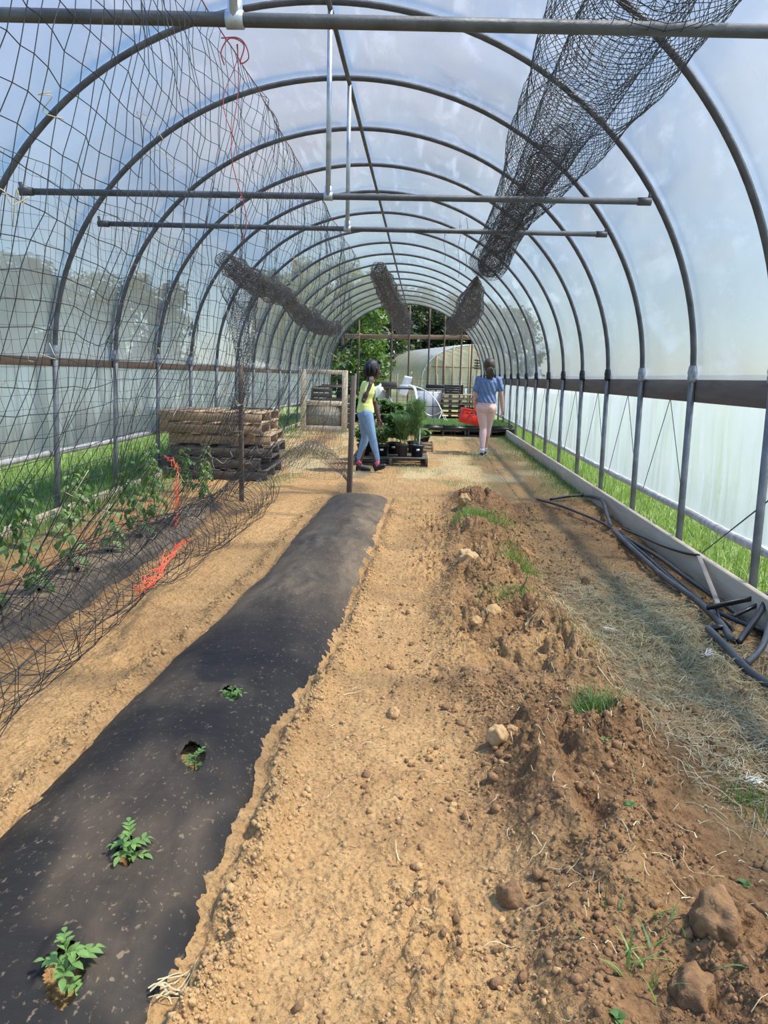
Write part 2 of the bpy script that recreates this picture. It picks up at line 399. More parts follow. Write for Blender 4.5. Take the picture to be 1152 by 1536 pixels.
def mulch_mat():
    m, nt, out = new_mat('black_mulch_film'); v = coords(nt)
    a = node(nt, 'ShaderNodeAttribute', attribute_name='soil'); sep = node(nt, 'ShaderNodeSeparateColor', {0: a.outputs[0]})
    vs = coords(nt, (1.6, .55, 1)); sm = noise(nt, vs, 7, 6, .7, .5); sp = noise(nt, coords(nt, (1.4, .8, 1)), 55, 4, .6)
    d1 = ramp(nt, sp, [(.605, 0.0), (.67, 1.0)]).outputs[0]
    d2 = ramp(nt, sm, [(.25, .10), (.95, .95)]).outputs[0]
    dd = node(nt, 'ShaderNodeMath', {0: d2, 1: sep.outputs[0]}, operation='MULTIPLY').outputs[0]
    k = node(nt, 'ShaderNodeMath', {0: d1, 1: .35, 2: dd}, operation='MULTIPLY_ADD', use_clamp=True).outputs[0]
    c = mixc(nt, k, (.0095, .009, .0088), (.33, .235, .14))
    rg = node(nt, 'ShaderNodeMapRange', {0: k, 1: 0.0, 2: 1.0, 3: .62, 4: .9}).outputs[0]
    b = node(nt, 'ShaderNodeBsdfPrincipled', {'Base Color': c, 'Roughness': rg, 'Specular IOR Level': .18})
    w = noise(nt, coords(nt, (1.0, 4.0, 1)), 9, 4, .6, 1.2)
    bn = node(nt, 'ShaderNodeBump', {'Height': w, 'Strength': .22, 'Distance': .010})
    nt.links.new(bn.outputs[0], b.inputs['Normal']); nt.links.new(b.outputs[0], out.inputs[0]); return m
M['mulch'] = mulch_mat()

# ------------------------------------------------------------------ ground
B1R = np.array([(-.47, -2), (-.46, 1.0), (-.42, 1.35), (-.44, 1.6), (-.42, 1.9), (-.45, 2.25), (-.41, 2.7), (-.36, 3.15), (-.34, 3.9), (-.33, 4.8), (-.30, 6.2), (-.28, 7.3), (-.28, 9)])
B1L = np.array([(-1.06, -2), (-1.05, 1.8), (-1.03, 2.2), (-1.03, 2.6), (-1.02, 3.0), (-.96, 3.6), (-.93, 4.4), (-.93, 5.3), (-.91, 6.3), (-.90, 7.3), (-.9, 9)])
B2R = np.array([(-1.76, 1.0), (-1.75, 3.0), (-1.66, 3.4), (-1.66, 4.1), (-1.66, 5.0), (-1.76, 6.6), (-1.8, 9)])
B2L = np.array([(-2.25, 1.0), (-2.22, 3.9), (-2.18, 4.6), (-2.13, 5.6), (-2.07, 6.4), (-1.97, 6.8), (-1.95, 9)])
def edge(E, y): return np.interp(y, E[:, 1], E[:, 0])
def bed_s(x, y, L, R):
    l, r = edge(L, y), edge(R, y); return (x-(l+r)/2)/((r-l)/2)
HOLES = [gp(98, 1478, .07), gp(192, 1287, .07), gp(290, 1146, .07), gp(346, 1052, .07)]
HOLES = [(p[0], p[1], ry) for p, ry in zip(HOLES, (.085, .06, .085, .07))]
def mound_c(y): return .50+.05*np.sin(y*1.1)
def height(x, y):
    x = np.asarray(x, float); y = np.asarray(y, float)
    n1 = fbm(x*1.3, y*1.3, 3, 1); n2 = fbm(x*7, y*7, 4, 20); n3 = fbm(x*28, y*28, 3, 40)
    inside = smooth(-2.95, -2.8, x)*(1-smooth(1.68, 1.76, x))
    h = .02*n1+.010*n2*inside+.007*n3*inside+.012*billow(x*26, y*26, 2, 320)*inside
    far = 1-smooth(7.2, 8.4, y)
    # mulched beds, flanked by crumbly berms
    for L, R, H, y1, sd in ((B1L, B1R, .085, 7.45, 60), (B2L, B2R, .05, 6.85, 70)):
        s = bed_s(x, y, L, R); on = 1-smooth(y1-.1, y1+.25, y)
        top = np.clip(1-np.abs(s)**3.5, 0, 1)
        sunk = .035*(1-smooth(.72, .92, np.abs(s)))*(1-smooth(y1-.35, y1-.12, y))
        berm = np.exp(-((np.abs(s)-1.16)/.17)**2)
        lump = clods(x*16, y*16, sd)*.045*(1-.6*smooth(3.5, 5, y))+clods(x*38, y*38, sd+1)*.02*(1-smooth(2.4, 3.6, y))+.05*(1-.7*smooth(3, 4.5, y))*billow(x*20, y*20, 3, sd+2)*smooth(-.15, .2, fbm(x*3, y*3, 2, sd+4))
        h = h+on*(H*top-sunk+berm*(.022+.03*np.clip(n2, -.5, .5)+lump*.9))
    # rough dug ridge
    w = np.exp(-((x-mound_c(y))/(.30+.04*np.sin(y*2.3)))**4)*far
    l1 = np.maximum(clods(x*6.5+1.2*n2, y*6.5+n2, 81)*.070, clods(x*11+n2, y*11, 88)*.050)+.16*billow(x*9+n2, y*9, 4, 300)-.03+(1-smooth(2.6, 4.2, y))*(.45*np.maximum(clods(x*20+n2, y*20, 82)*.036, clods(x*31, y*31, 89)*.026)+clods(x*52, y*52, 83)*.012)
    gate = smooth(-.28, .32, fbm(x*2.2, y*2.2, 3, 90))
    h = h+w*(.085+.10*fbm(x*2.6, y*2.0, 3, 92)+l1*(.35+.65*gate))
    # a furrow and a spade hole in the near part of the ridge
    h = h-.075*np.exp(-(((x-.475)/.045)**2+((y-1.90)/.11)**2)**1.5)
    h = h-.03*w*np.exp(-((x-.27-.05*np.sin(y*3))/.06)**2)
    # loose ground right of it
    r = smooth(.85, 1.0, x)*inside*far
    h = h+r*(.016*n2+clods(x*15, y*15, 84)*.035*smooth(0, .3, fbm(x*1.7, y*1.7, 2, 95)))
    # crumbs along the path's edge
    pth = np.exp(-((x-.08)/.14)**2)*far
    h = h+pth*(clods(x*22, y*22, 85)*.04+clods(x*45, y*45, 86)*.02)*smooth(-.1, .3, fbm(x*2, y*2, 2, 97))
    pl = np.exp(-((x+1.25)/.25)**2)*(1-smooth(6.5, 8, y))
    h = h+pl*clods(x*25, y*25, 87)*.02*smooth(.0, .35, fbm(x*2, y*2, 2, 98))
    for hx, hy, ry in HOLES:
        h = h-.004*np.exp(-(((x-hx)/.05)**2+((y-hy)/ry)**2)**2)
    h = h+.04*smooth(9, 26, y)*0
    return h
def hz(x, y): return float(height(np.array([x]), np.array([y]))[0])

def build_ground():
    ys = [-1.5]
    while ys[-1] < 1.0: ys.append(ys[-1]+(.10 if ys[-1] < .6 else .02))
    while ys[-1] < 26.5: ys.append(ys[-1]+(.0030 if ys[-1] < 7.5 else .0045)*ys[-1]**1.32)
    xs = np.concatenate([np.arange(-3.02, -1.3, .02), np.arange(-1.3, 1.02, .006), np.arange(1.0, 1.80, .011)])
    ys = np.array(ys); X, Y = np.meshgrid(xs, ys, indexing='ij'); Z = height(X, Y)
    g = G().add(np.stack([X, Y, Z], -1), grid_faces(len(xs), len(ys)))
    o = struct('floor', g, M['soil'], True); me = o.data
    w = np.exp(-((X-mound_c(Y)-.05)/.36)**4)*(1-smooth(7.5, 9, Y))
    moist = np.clip(w*.88+.55*smooth(.95, 1.2, X)*(1-smooth(7, 9.5, Y))+fbm(X*2.5, Y*2.5, 3, 130)*.8*(1-smooth(7, 9, Y)), 0, 1)
    moist = np.clip(moist+.6*smooth(-1.55, -1.75, X)*(1-smooth(6, 8, Y)), 0, 1)
    turf = smooth(.02, .26, fbm(X*1.1, Y*.8, 4, 140))*smooth(6.5, 8.5, Y)*.55
    turf = np.clip(turf+smooth(1.25, 1.6, X)*smooth(7.5, 10, Y)*.7+smooth(-2.45, -2.8, X)*.8, 0, 1)
    turf = np.clip(turf+.10*smooth(.1, .35, fbm(X*1.6, Y*1.2, 3, 145))*smooth(.7, 1.0, X)*(1-smooth(6, 8, Y)), 0, 1)
    st = smooth(.0, .4, fbm(X*2.0, Y*1.5, 4, 150))*smooth(7.8, 9.5, Y)*.75+.55*np.exp(-(((X-1.15)/.3)**2+((Y-3.6)/1.0)**2))
    col = np.stack([moist, turf, np.clip(st, 0, 1), np.ones_like(X)], -1).reshape(-1, 4)
    a = me.color_attributes.new('soil', 'FLOAT_COLOR', 'POINT'); a.data.foreach_set('color', col.astype(np.float32).ravel())
build_ground()

def outside_ground():
    g = G()
    for xs, ys in ((np.linspace(1.78, 40, 60), np.linspace(-6, 26.5, 90)), (np.linspace(-45, -3.0, 60), np.linspace(-6, 26.5, 90)), (np.linspace(-45, 40, 90), np.linspace(26.4, 70, 50))):
        X, Y = np.meshgrid(xs, ys, indexing='ij'); g.add(np.stack([X, Y, fbm(X*.8, Y*.8, 3, 200)*.05-.01], -1), grid_faces(len(xs), len(ys)))
    m, nt, out = new_mat('turf_ground'); v = coords(nt)
    c = ramp(nt, noise(nt, v, 3, 6, .7), [(.3, (.06, .10, .02)), (.7, (.20, .24, .07))]).outputs[0]
    b = node(nt, 'ShaderNodeBsdfPrincipled', {'Base Color': c, 'Roughness': .95}); nt.links.new(b.outputs[0], out.inputs[0])
    struct('ground_outside', g, m, True)
outside_ground()

# mulch film ------------------------------------------------------
def mulch(name, L, R, H, y0, y1, holes, label, dusty, seed):
    ys = np.concatenate([np.arange(y0, 3.0, .0065), np.arange(3.0, y1-.2, .02), np.arange(y1-.2, y1, .01)]); ss = np.linspace(-1.13, 1.13, 130)
    Sg, Y = np.meshgrid(ss, ys, indexing='ij'); l, r = edge(L, Y), edge(R, Y)
    wig = .035*fbm(Y*1.6, Sg*0+seed, 3, seed)+.02*fbm(Y*6, Sg*0+seed, 2, seed+1)
    X = (l+r)/2+(r-l)/2*Sg+wig*np.abs(Sg)**2
    s = bed_s(X, Y, L, R)
    top = np.clip(1-np.abs(s)**3.2, 0, 1)
    Z = H*top+.012-.05*smooth(.93, 1.1, np.abs(Sg))+.010*fbm(X*2.5, Y*2.5, 3, seed+3)*(1-np.abs(s)).clip(0, 1)+.02*fbm(X*1.3, Y*1.3, 3, 1)*1.0
    Z = Z+.0028*np.sin(X*58+6*fbm(X*2, Y*3, 2, seed+4))*smooth(0, .3, fbm(X*1.5+4, Y*2, 2, seed+6))
    Z = Z+.0035*fbm(X*7, Y*16, 2, seed+8)
    if y1 < 8: Z = Z-.07*smooth(y1-.14, y1, Y)
    n, m = X.shape; q = grid_faces(n, m); V = np.stack([X, Y, Z], -1).reshape(-1, 3)
    cx = V[q].mean(1); keep = np.ones(len(q), bool)
    for hx, hy, ry in holes:
        a = -.35; dx, dy = cx[:, 0]-hx, cx[:, 1]-hy; u, w = dx*math.cos(a)-dy*math.sin(a), dx*math.sin(a)+dy*math.cos(a)
        keep &= (np.abs(u)/(ry*.42))**1.5+(np.abs(w)/ry)**1.5 > 1
        du, dw = (V[:, 0]-hx)*math.cos(a)-(V[:, 1]-hy)*math.sin(a), (V[:, 0]-hx)*math.sin(a)+(V[:, 1]-hy)*math.cos(a)
        V[:, 2] += .007*np.exp(-((np.sqrt((du/(ry*.42))**2+(dw/ry)**2)-1.25)/.3)**2)*(dw > -.3*ry)
    g = G().add(V, q[keep]); o = obj(name, g, M['mulch'], None, True)
    d = np.clip(dusty(X, Y), 0, 1).reshape(-1); col = np.stack([d, d, d, d*0+1], -1)
    a = o.data.color_attributes.new('soil', 'FLOAT_COLOR', 'POINT'); a.data.foreach_set('color', col.astype(np.float32).ravel())
    return tag(o, label, 'mulch film')
mulch('mulch_film', B1L, B1R, .085, .6, 7.42, HOLES, 'long black plastic mulch film down the middle bed with cut planting holes',
      lambda x, y: .05+.60*smooth(3.0, 4.2, y)+.25*smooth(.0, .4, fbm(x*3, y*2, 3, 303)), 300)
H2 = [gp(x, y, .04) for x, y in ((57, 890), (164, 832), (208, 806), (237, 786), (115, 858), (5, 916))]
mulch('mulch_film', B2L, B2R, .05, 1.6, 6.85, [(p[0], p[1], .05) for p in H2], 'black plastic mulch film under the tomato plants behind the left netting',
      lambda x, y: .35+.9*np.exp(-(((x+1.95)/.16)**2+((y-3.9)/.35)**2))+.5*smooth(.0, .3, fbm(x*3, y*1.5, 3, 313)), 310)

# crumbs, clods, straw, grass ------------------------------------------
def rock_proto(sub, seed):
    bm = bmesh.new(); bmesh.ops.create_icosphere(bm, subdivisions=sub, radius=1)
    r = random.Random(seed); ax = [Vector((r.gauss(0, 1), r.gauss(0, 1), r.gauss(0, 1))).normalized() for _ in range(7)]; d = [r.uniform(.62, .95) for _ in ax]
    for v in bm.verts:
        for a, k in zip(ax, d):
            e = v.co.dot(a)-k
            if e > 0: v.co -= a*e*.85
        v.co *= 1+.10*math.sin(5*v.co.x+seed)*math.sin(6*v.co.y+seed*2)+r.uniform(-.10, .10 if sub < 2 else -.08)
    V = np.array([v.co for v in bm.verts]); T = np.array([[v.index for v in f.verts] for f in bm.faces]); bm.free(); return V, T
P1 = [rock_proto(1, k) for k in range(8)]
def rand_rot(n):
    q = rng.normal(size=(n, 4)); q /= np.linalg.norm(q, axis=1)[:, None]; w, x, y, z = q.T
    return np.stack([1-2*(y*y+z*z), 2*(x*y-z*w), 2*(x*z+y*w), 2*(x*y+z*w), 1-2*(x*x+z*z), 2*(y*z-x*w), 2*(x*z-y*w), 2*(y*z+x*w), 1-2*(x*x+y*y)], 1).reshape(n, 3, 3)
def crumbs(name, pts, sz, m, label):
    g = G(); Z = height(pts[:, 0], pts[:, 1]); R = rand_rot(len(pts)); pick = rng.integers(0, 8, len(pts))
    for k in range(8):
        s = pick == k
        if not s.any(): continue
        V, T = P1[k]; sc = sz[s, None, None]*np.array([1, .85, .7])
        v = np.einsum('nij,nvj->nvi', R[s], V[None]*sc); v[..., :2] += pts[s, None, :]; v[..., 2] += (Z[s]+sz[s]*.12)[:, None]
        g.add(v, None, (np.arange(s.sum())[:, None, None]*len(V)+T[None]).reshape(-1, 3))
    return tag(obj(name, g, m), label, 'soil', kind='stuff')
def along(E, side, n, y0, y1, spread):
    y = y0+(y1-y0)*rng.random(n)**1.6; return np.stack([edge(E, y)+side*(.03+np.abs(rng.normal(0, spread, n))), y], 1)
pts = np.concatenate([along(B1R, 1, 4200, 1.15, 7.4, .05), along(B1L, -1, 2500, 1.5, 7.4, .06), along(B2R, 1, 500, 2.6, 6.8, .07)])
pts = np.concatenate([pts, np.stack([rng.uniform(-.4, .3, 2500), 1.1+5*rng.random(2500)**2], 1)])
crumbs('soil_crumbs', pts, np.clip(rng.lognormal(-5.65, .55, len(pts)), .0018, .016), M['clod'], 'dry tan soil crumbs along the edges of the mulch film')
y = 1.1+6.2*rng.random(26000)**1.7; pts = np.stack([mound_c(y)+rng.normal(0, .27, len(y)), y], 1); pts = pts[fbm(pts[:, 0]*5, pts[:, 1]*5, 3, 330)+.5*rng.random(len(y)) > .22]
crumbs('soil_crumbs', pts, np.clip(rng.lognormal(-5.6, .62, len(pts)), .0018, .022), M['clod_dk'], 'darker loose crumbs over the dug soil ridge')
pts = np.stack([rng.uniform(.75, 1.68, 9000), 1.1+6.4*rng.random(9000)**1.7], 1); pts = pts[fbm(pts[:, 0]*4, pts[:, 1]*4, 3, 335)+.5*rng.random(9000) > .2]
crumbs('soil_crumbs', pts, np.clip(rng.lognormal(-5.7, .6, len(pts)), .0018, .018), M['clod_dk'], 'crumbly soil on the flat ground beside the hoses')

CL = [((700, 852), .085, 'large pale angular clod on the ridge beyond the grass tuft', 1), ((747, 1098), .045, 'upright clod beside the path near the middle of the ridge', 2),
      ((768, 1090), .022, 'small clod touching the upright clod on the ridge', 3), ((591, 1064), .032, 'flat broken clod lying on the bare path', 4),
      ((738, 926), .05, 'squarish clod on the ridge in front of the pale angular clod', 5), ((713, 932), .035, 'rounded clod left of the squarish clod on the ridge', 6),
      ((697, 762), .085, 'tall upright clod at the far end of the ridge', 7), ((1075, 1395), .075, 'big smooth brown clod at the near end of the ridge', 8),
      ((1045, 1470), .055, 'lumpy clod below the big smooth clod on the ridge', 9), ((772, 1310), .04, 'knobbly clod at the ridge foot beside the spade hole', 10),
      ((880, 853), .045, 'dark clod on the flat soil left of the hoses', 11), ((681, 1170), .014, 'small pale pebble-like clod at the path edge', 12),
      ((1150, 1345), .05, 'round clod at the right foot of the ridge', 13)]
for (px, py), r, lab, sd in CL:
    p = gp(px, py, .09 if px > 620 else .03); V, T = rock_proto(4, sd)
    V = V*np.array([1, .8, .85])*r
    V = V*(1+.75*fbm(V[:, :1]*3.2/r+sd, (V[:, 1:2]+.7*V[:, 2:])*3.2/r*.9, 6, sd, .62)*.34)
    o = obj('soil_clod', G().add(V@rotz(sd), None, T), M['stone'] if sd in (1, 2) else M['clod_dk'] if sd in (11, 10, 8, 9, 13) else M['clod'], None, True)
    o.location = (p[0], p[1], hz(p[0], p[1])+r*.22); tag(o, lab, 'clod', 'large clods')

def strips(g, base, length, width, lean, bend=1.0, nseg=3, flat=False):
    """grass blades or straws: bent tapering strips"""
    n = len(base); az = rng.uniform(0, 2*PI, n); d = np.stack([np.cos(az), np.sin(az), np.zeros(n)], 1); w = np.stack([-np.sin(az), np.cos(az), np.zeros(n)], 1)
    P = []; 
    for k in range(nseg+1):
        t = k/nseg; a = lean*(1-t*.0)+bend*t*lean
        up = np.sin(np.pi/2-np.clip(a, 0, 1.5)); ho = np.cos(np.pi/2-np.clip(a, 0, 1.5))
        c = base+length[:, None]*t*(d*ho[:, None]+np.array([0, 0, 1.0])*up[:, None])
        ww = width*(1-.85*t) if not flat else width*np.ones(n)
        P.append(np.stack([c-w*ww[:, None], c+w*ww[:, None]], 1))
    v = np.stack(P, 1).reshape(-1, 3); b = (np.arange(n)*(nseg+1)*2)[:, None]
    q = np.concatenate([b+np.array([2*k, 2*k+1, 2*k+3, 2*k+2]) for k in range(nseg)])
    return g.add(v, q)
def gnd3(x, y, off=0): return np.stack([x, y, height(x, y)+off], 1)
def grass_patch(name, x, y, z, L, W, m, label):
    g = G(); strips(g, np.stack([x, y, z], 1), L, W, np.abs(rng.normal(.3, .2, len(x))), 1.2)
    return tag(obj(name, g, m), label, 'grass', kind='stuff')
n = 26000; x = 1.80+np.abs(rng.normal(0, 1, n))*.9; y = 2.5+20*rng.random(n)**1.7
grass_patch('grass', x, y, fbm(x*.8, y*.8, 3, 200)*.05-.015, rng.uniform(.05, .17, n)*(.7+.6*(x > 1.95)), rng.uniform(.0025, .0055, n), M['grass'], 'bright green grass strip outside the right side wall')
n = 26000; x = -2.98-np.abs(rng.normal(0, 1, n))*1.3; y = 3.5+18*rng.random(n)**1.5
grass_patch('grass', x, y, fbm(x*.8, y*.8, 3, 200)*.05-.015, rng.uniform(.05, .17, n)*(1+.5*(x < -3.3)), rng.uniform(.003, .006, n), M['grass'], 'sunlit grass and weeds outside the left side wall')
n = 2500; x = -2.90+np.abs(rng.normal(0, .10, n)); y = 3.0+14*rng.random(n)**1.5
o = grass_patch('grass', x, y, height(x, y), rng.uniform(.04, .20, n), rng.uniform(.002, .005, n), M['leaf'], 'weeds along the inside of the left base board')
n = 9000; x = rng.uniform(-2.6, 1.7, n*3); y = 7.6+14*rng.random(n*3)**1.3; k = fbm(x*1.1, y*.8, 4, 140)+.5*smooth(1.1, 1.7, x)*(y > 7) > .12+.1*rng.random(n*3)
k &= ~((x > -1.1) & (x < 1.5) & (y > 14.5)); x, y = x[k], y[k]
grass_patch('grass', x, y, height(x, y), rng.uniform(.02, .06, len(x)), rng.uniform(.002, .004, len(x)), M['drygrass'], 'thin faded grass on the trodden floor in front of the girls')
n = 3000; x = 1.72-np.abs(rng.normal(0, .09, n)); y = 8.0+12*rng.random(n)**1.1
grass_patch('grass', x, y, height(x, y), rng.uniform(.02, .09, n), rng.uniform(.002, .004, n), M['leaf'], 'low weeds along the inside of the right base board')

def lying(g, x, y, az, L, W, curl, off, nseg=5):
    """curved straws that follow the lie of the ground"""
    n = len(x); a = az.copy(); P = []; Q = []
    px, py = x.copy(), y.copy()
    for k in range(nseg+1):
        w = W*(1-.6*(k/nseg)); sx, sy = -np.sin(a)*w, np.cos(a)*w; z = height(px, py)+off*(1+.8*np.sin(k+az))
        P.append(np.stack([np.stack([px-sx, py-sy, z], 1), np.stack([px+sx, py+sy, z+.0004], 1)], 1))
        px, py = px+L/nseg*np.cos(a), py+L/nseg*np.sin(a); a = a+curl/nseg
    b = (np.arange(n)*(nseg+1)*2)[:, None]
    return g.add(np.stack(P, 1).reshape(-1, 3), np.concatenate([b+np.array([2*k, 2*k+1, 2*k+3, 2*k+2]) for k in range(nseg)]))
def straw(name, cx, cy, sx, sy, n, L, m, label):
    x, y = rng.normal(cx, sx, n), rng.normal(cy, sy, n); k = (x < 1.66) & (y > 1.0); x, y = x[k], y[k]; n = len(x)
    g = G(); lying(g, x, y, rng.uniform(0, 2*PI, n), rng.uniform(.2, 1, n)*L, rng.uniform(.0007, .0019, n), rng.normal(0, .9, n), .004+.016*rng.random(n)**2)
    return tag(obj(name, g, m), label, 'straw', kind='stuff')
straw('straw', 1.15, 3.75, .22, .60, 2600, .20, M['straw'], 'pale cut straw strewn beside the black hoses')
straw('dry_grass', 1.13, 3.6, .18, .55, 2000, .20, M['drygrass'], 'greenish cut grass lying among the straw by the hoses')
straw('straw', 1.12, 2.35, .15, .32, 900, .16, M['straw'], 'straw scattered on the soil at the right foot of the ridge')
straw('straw', .0, 3.0, .30, 1.7, 170, .09, M['straw'], 'few straw bits lying on the bare path')
straw('straw', -.1, 11.5, 1.2, 2.2, 3500, .11, M['straw'], 'trodden straw on the open floor around the girls')
straw('straw', .55, 2.6, .25, 1.2, 320, .08, M['straw'], 'straw bits over the dug ridge')
def husk(px, py, label):
    p = gp(px, py, .03); g = G(); n = 11; lying(g, p[0]+rng.normal(0, .012, n), p[1]+rng.normal(0, .012, n), rng.uniform(-.3, 1.3, n), rng.uniform(.04, .11, n), rng.uniform(.001, .0026, n), rng.normal(0, .8, n), np.full(n, .012))
    tag(obj('dry_stalk', g, M['straw_white' if px != 232 else 'straw'], None), label, 'dry stalk', 'bleached dry stalks')
husk(1058, 985, 'bleached dry stalk in the straw beside the hose elbow'); husk(905, 940, 'bleached dry stalk at the near edge of the straw patch'); husk(1125, 1163, 'spread of bleached dry grass right of the ridge'); husk(232, 1505, 'dry branching weed stalk at the near edge of the mulch film')

def weed(px, py, z, n, L, W, spread, m, label):
    p = gp(px, py, z); x, y = rng.normal(p[0], spread, n), rng.normal(p[1], spread*1.3, n); g = G()
    strips(g, gnd3(x, y, -.005), rng.uniform(.45, 1, n)*L, rng.uniform(.6, 1, n)*W, np.abs(rng.normal(.35, .2, n)), 1.1, 4)
    v = np.concatenate(g.v); base = np.array([p[0], p[1], hz(p[0], p[1])]); g.v = [v-base]
    o = obj('grass_tuft', g, m); o.location = base; tag(o, label, 'grass tuft', 'grass tufts inside the tunnel')
weed(890, 1065, .08, 260, .11, .0022, .035, M['leaf'], 'dark green grass tuft left of the straw on the ridge')
weed(722, 782, .10, 900, .11, .0032, .12, M['grass'], 'broad bright grass tuft at the far end of the ridge')
weed(778, 845, .10, 420, .11, .0026, .06, M['grass'], 'grass tuft on the ridge right of the pale angular clod')
weed(765, 895, .10, 420, .065, .0024, .07, M['grass'], 'low grass tuft on the ridge behind the squarish clod')
weed(868, 968, .06, 110, .05, .0022, .06, M['leaf'], 'sparse low grass tuft left of the straw patch')
weed(1122, 1205, .0, 200, .06, .0022, .045, M['grass'], 'grass tuft at the right foot of the ridge under the straw')
weed(965, 1440, .1, 14, .11, .004, .022, M['leaf_seed'], 'broad bladed weed at the near end of the ridge')
weed(985, 1392, .1, 18, .09, .0035, .05, M['leaf'], 'dark bladed weed behind the broad bladed weed')
weed(800, 1050, .08, 60, .04, .002, .04, M['drygrass'], 'faded grass tuft on the ridge left of the dark tuft')
weed(690, 722, .02, 150, .05, .0026, .16, M['drygrass'], 'low grass tuft beyond the far end of the ridge')
weed(960, 1165, .09, 20, .05, .002, .02, M['drygrass'], 'tiny grass tuft on the ridge above the spade hole')
def broadweed(px, py, z, label, L=.024, n=8):
    p = gp(px, py, z); g = G()
    for k in range(n): leaf(g, (0, 0, .004), k*2.4+rng.random(), rng.uniform(.3, .9), L*rng.uniform(.6, 1), L*.32)
    o = obj('broadleaf_weed', g, M['leaf'], None, True); o.location = (p[0], p[1], hz(p[0], p[1])); tag(o, label, 'weed', 'broadleaf weeds')

# ------------------------------------------------------------------ plants
def leaf(g, base, az, el, L, W, droop=.8, n=4, fold=.25):
    """one pointed leaf, folded along the midrib and drooping"""
    t = np.linspace(0, 1, n+1); ds = L/n; p = np.array(base, float); pts = [p]; e = el
    for k in range(n):
        p = p+ds*np.array([math.cos(az)*math.cos(e), math.sin(az)*math.cos(e), math.sin(e)]); e -= droop/n; pts.append(p)
    pts = np.array(pts); sd = np.array([-math.sin(az), math.cos(az), 0]); w = W*np.sin(PI*np.clip(t, .04, .985)**.75)
    up = np.array([0, 0, fold])
    v = np.concatenate([pts+w[:, None]*(sd+up), pts, pts-w[:, None]*(sd-up)]); m = n+1; k = np.arange(n)
    return g.add(v, np.concatenate([np.stack([k, k+m, k+m+1, k+1], 1), np.stack([k+m, k+2*m, k+2*m+1, k+m+1], 1)]))
def compound(g, base, az, el, L, pairs=3, W=.3, droop=1.0):
    """a tomato leaf: paired leaflets along a drooping stalk and one at the tip"""
    p = np.array(base, float); e = el; n = pairs+1; ds = L/(n+.6); prev = p
    for k in range(n):
        p = p+ds*np.array([math.cos(az)*math.cos(e), math.sin(az)*math.cos(e), math.sin(e)]); e -= droop/n
        strands(g, prev, p, .0011*(1+L*2)); prev = p
        l = L*(.30+.12*math.sin(PI*(k+1)/n))
        if k < n-1 or pairs == 0:
            for s in (-1, 1): leaf(g, p, az+s*(1.15-.12*k)+rng.normal(0, .1), e+rng.normal(0, .15), l, l*W, .7, 3)
    return leaf(g, p, az, e, L*.42, L*.42*W, .7, 4)
def plant(name, label, cat, base, h, nleaf, L, mleaf, mstem, group, pairs=3, lean=(0, 0), bare=.2, el=.5, droop=1.3, r=.004, W=.33):
    t = thing(name, label, cat, base, 0, group)
    k = np.linspace(0, 1, 9)[:, None]; wob = rng.normal(0, .02*h, (9, 3))*k*[1, 1, 0]
    P = np.array([0, 0, -.02])+k*np.array([lean[0], lean[1], h+.02])+wob; g = G(); tube(g, P, np.linspace(r, r*.45, 9), 6)
    obj('stem', g, mstem, t, True); g = G()
    for i in range(nleaf):
        f = bare+(1-bare)*(i+.5)/nleaf; q = f*8; j = min(int(q), 7); b = P[j]+(P[j+1]-P[j])*(q-j)
        compound(g, b, i*2.4+rng.normal(0, .3), el+rng.normal(0, .2)+.5*max(0, f-.7), L*(1-.45*max(0, f-.6)/.4)*rng.uniform(.75, 1.1), pairs, W, droop+rng.normal(0, .2))
    obj('leaves', g, mleaf, t, True); return t
for (hx, hy, ry), h, nl, L, lab in zip(HOLES, (.11, .095, .06, .07), (8, 8, 6, 8), (.072, .068, .05, .055),
        ('young tomato seedling nearest in the black mulch film', 'young tomato seedling second along the black mulch film', 'tiny seedling deep in the widest hole of the black film', 'small seedling in the farthest planted hole of the middle bed')):
    plant('tomato_seedling', lab, 'seedling', (hx, hy, hz(hx, hy)), h, nl, L, M['leaf_seed'], M['stem'], 'seedlings in the middle bed', 3, (.01, -.01), .3, .85, 1.0, .0025, .27)
for px, py, z, lab in ((945, 1205, .1, 'small broadleaf weed on the ridge above the near clods'), (927, 1520, .1, 'small broadleaf weed at the bottom of the ridge'), (1115, 1340, .02, 'small pale weed on the right slope of the ridge'), (905, 1130, .08, 'little weed below the dark grass tuft')):
    broadweed(px, py, z, lab)
TOM = [(57, 890, .34, 0, 'tomato plant in the nearest planted hole of the left bed'), (-20, 925, .5, 0, 'tomato plant cut by the left edge of the view'), (115, 858, .42, 1, 'second tomato plant along the left bed'),
       (164, 830, .36, 1, 'third tomato plant along the left bed'), (208, 806, .42, 0, 'fourth tomato plant along the left bed'), (237, 786, .40, 0, 'fifth tomato plant of the left bed, left of the orange twine'),
       (300, 752, .32, 0, 'small tomato plant at the far end of the left bed')]
for px, py, h, pale, lab in TOM:
    p = gp(px, py, .05); b = (p[0], p[1], hz(p[0], p[1]))
    plant('tomato_plant', lab, 'plant', b, h, 11, .14, M['leaf_pale'] if pale else M['leaf'], M['stem'], 'tomato plants of the left bed', 3, (rng.normal(0, .03), rng.normal(0, .03)), .3, .3, 1.9)
x0 = [(-2.62, 3.3, .62), (-2.70, 3.9, .66), (-2.55, 4.4, .60), (-2.66, 4.9, .70), (-2.55, 5.4, .62), (-2.68, 5.9, .66), (-2.55, 6.35, .60), (-2.45, 6.9, .66), (-2.66, 7.2, .72), (-2.38, 7.5, .62), (-2.25, 7.9, .58)]
w1 = ['nearest', 'second', 'third', 'fourth', 'fifth', 'sixth', 'seventh', 'eighth', 'ninth', 'tenth', 'last']
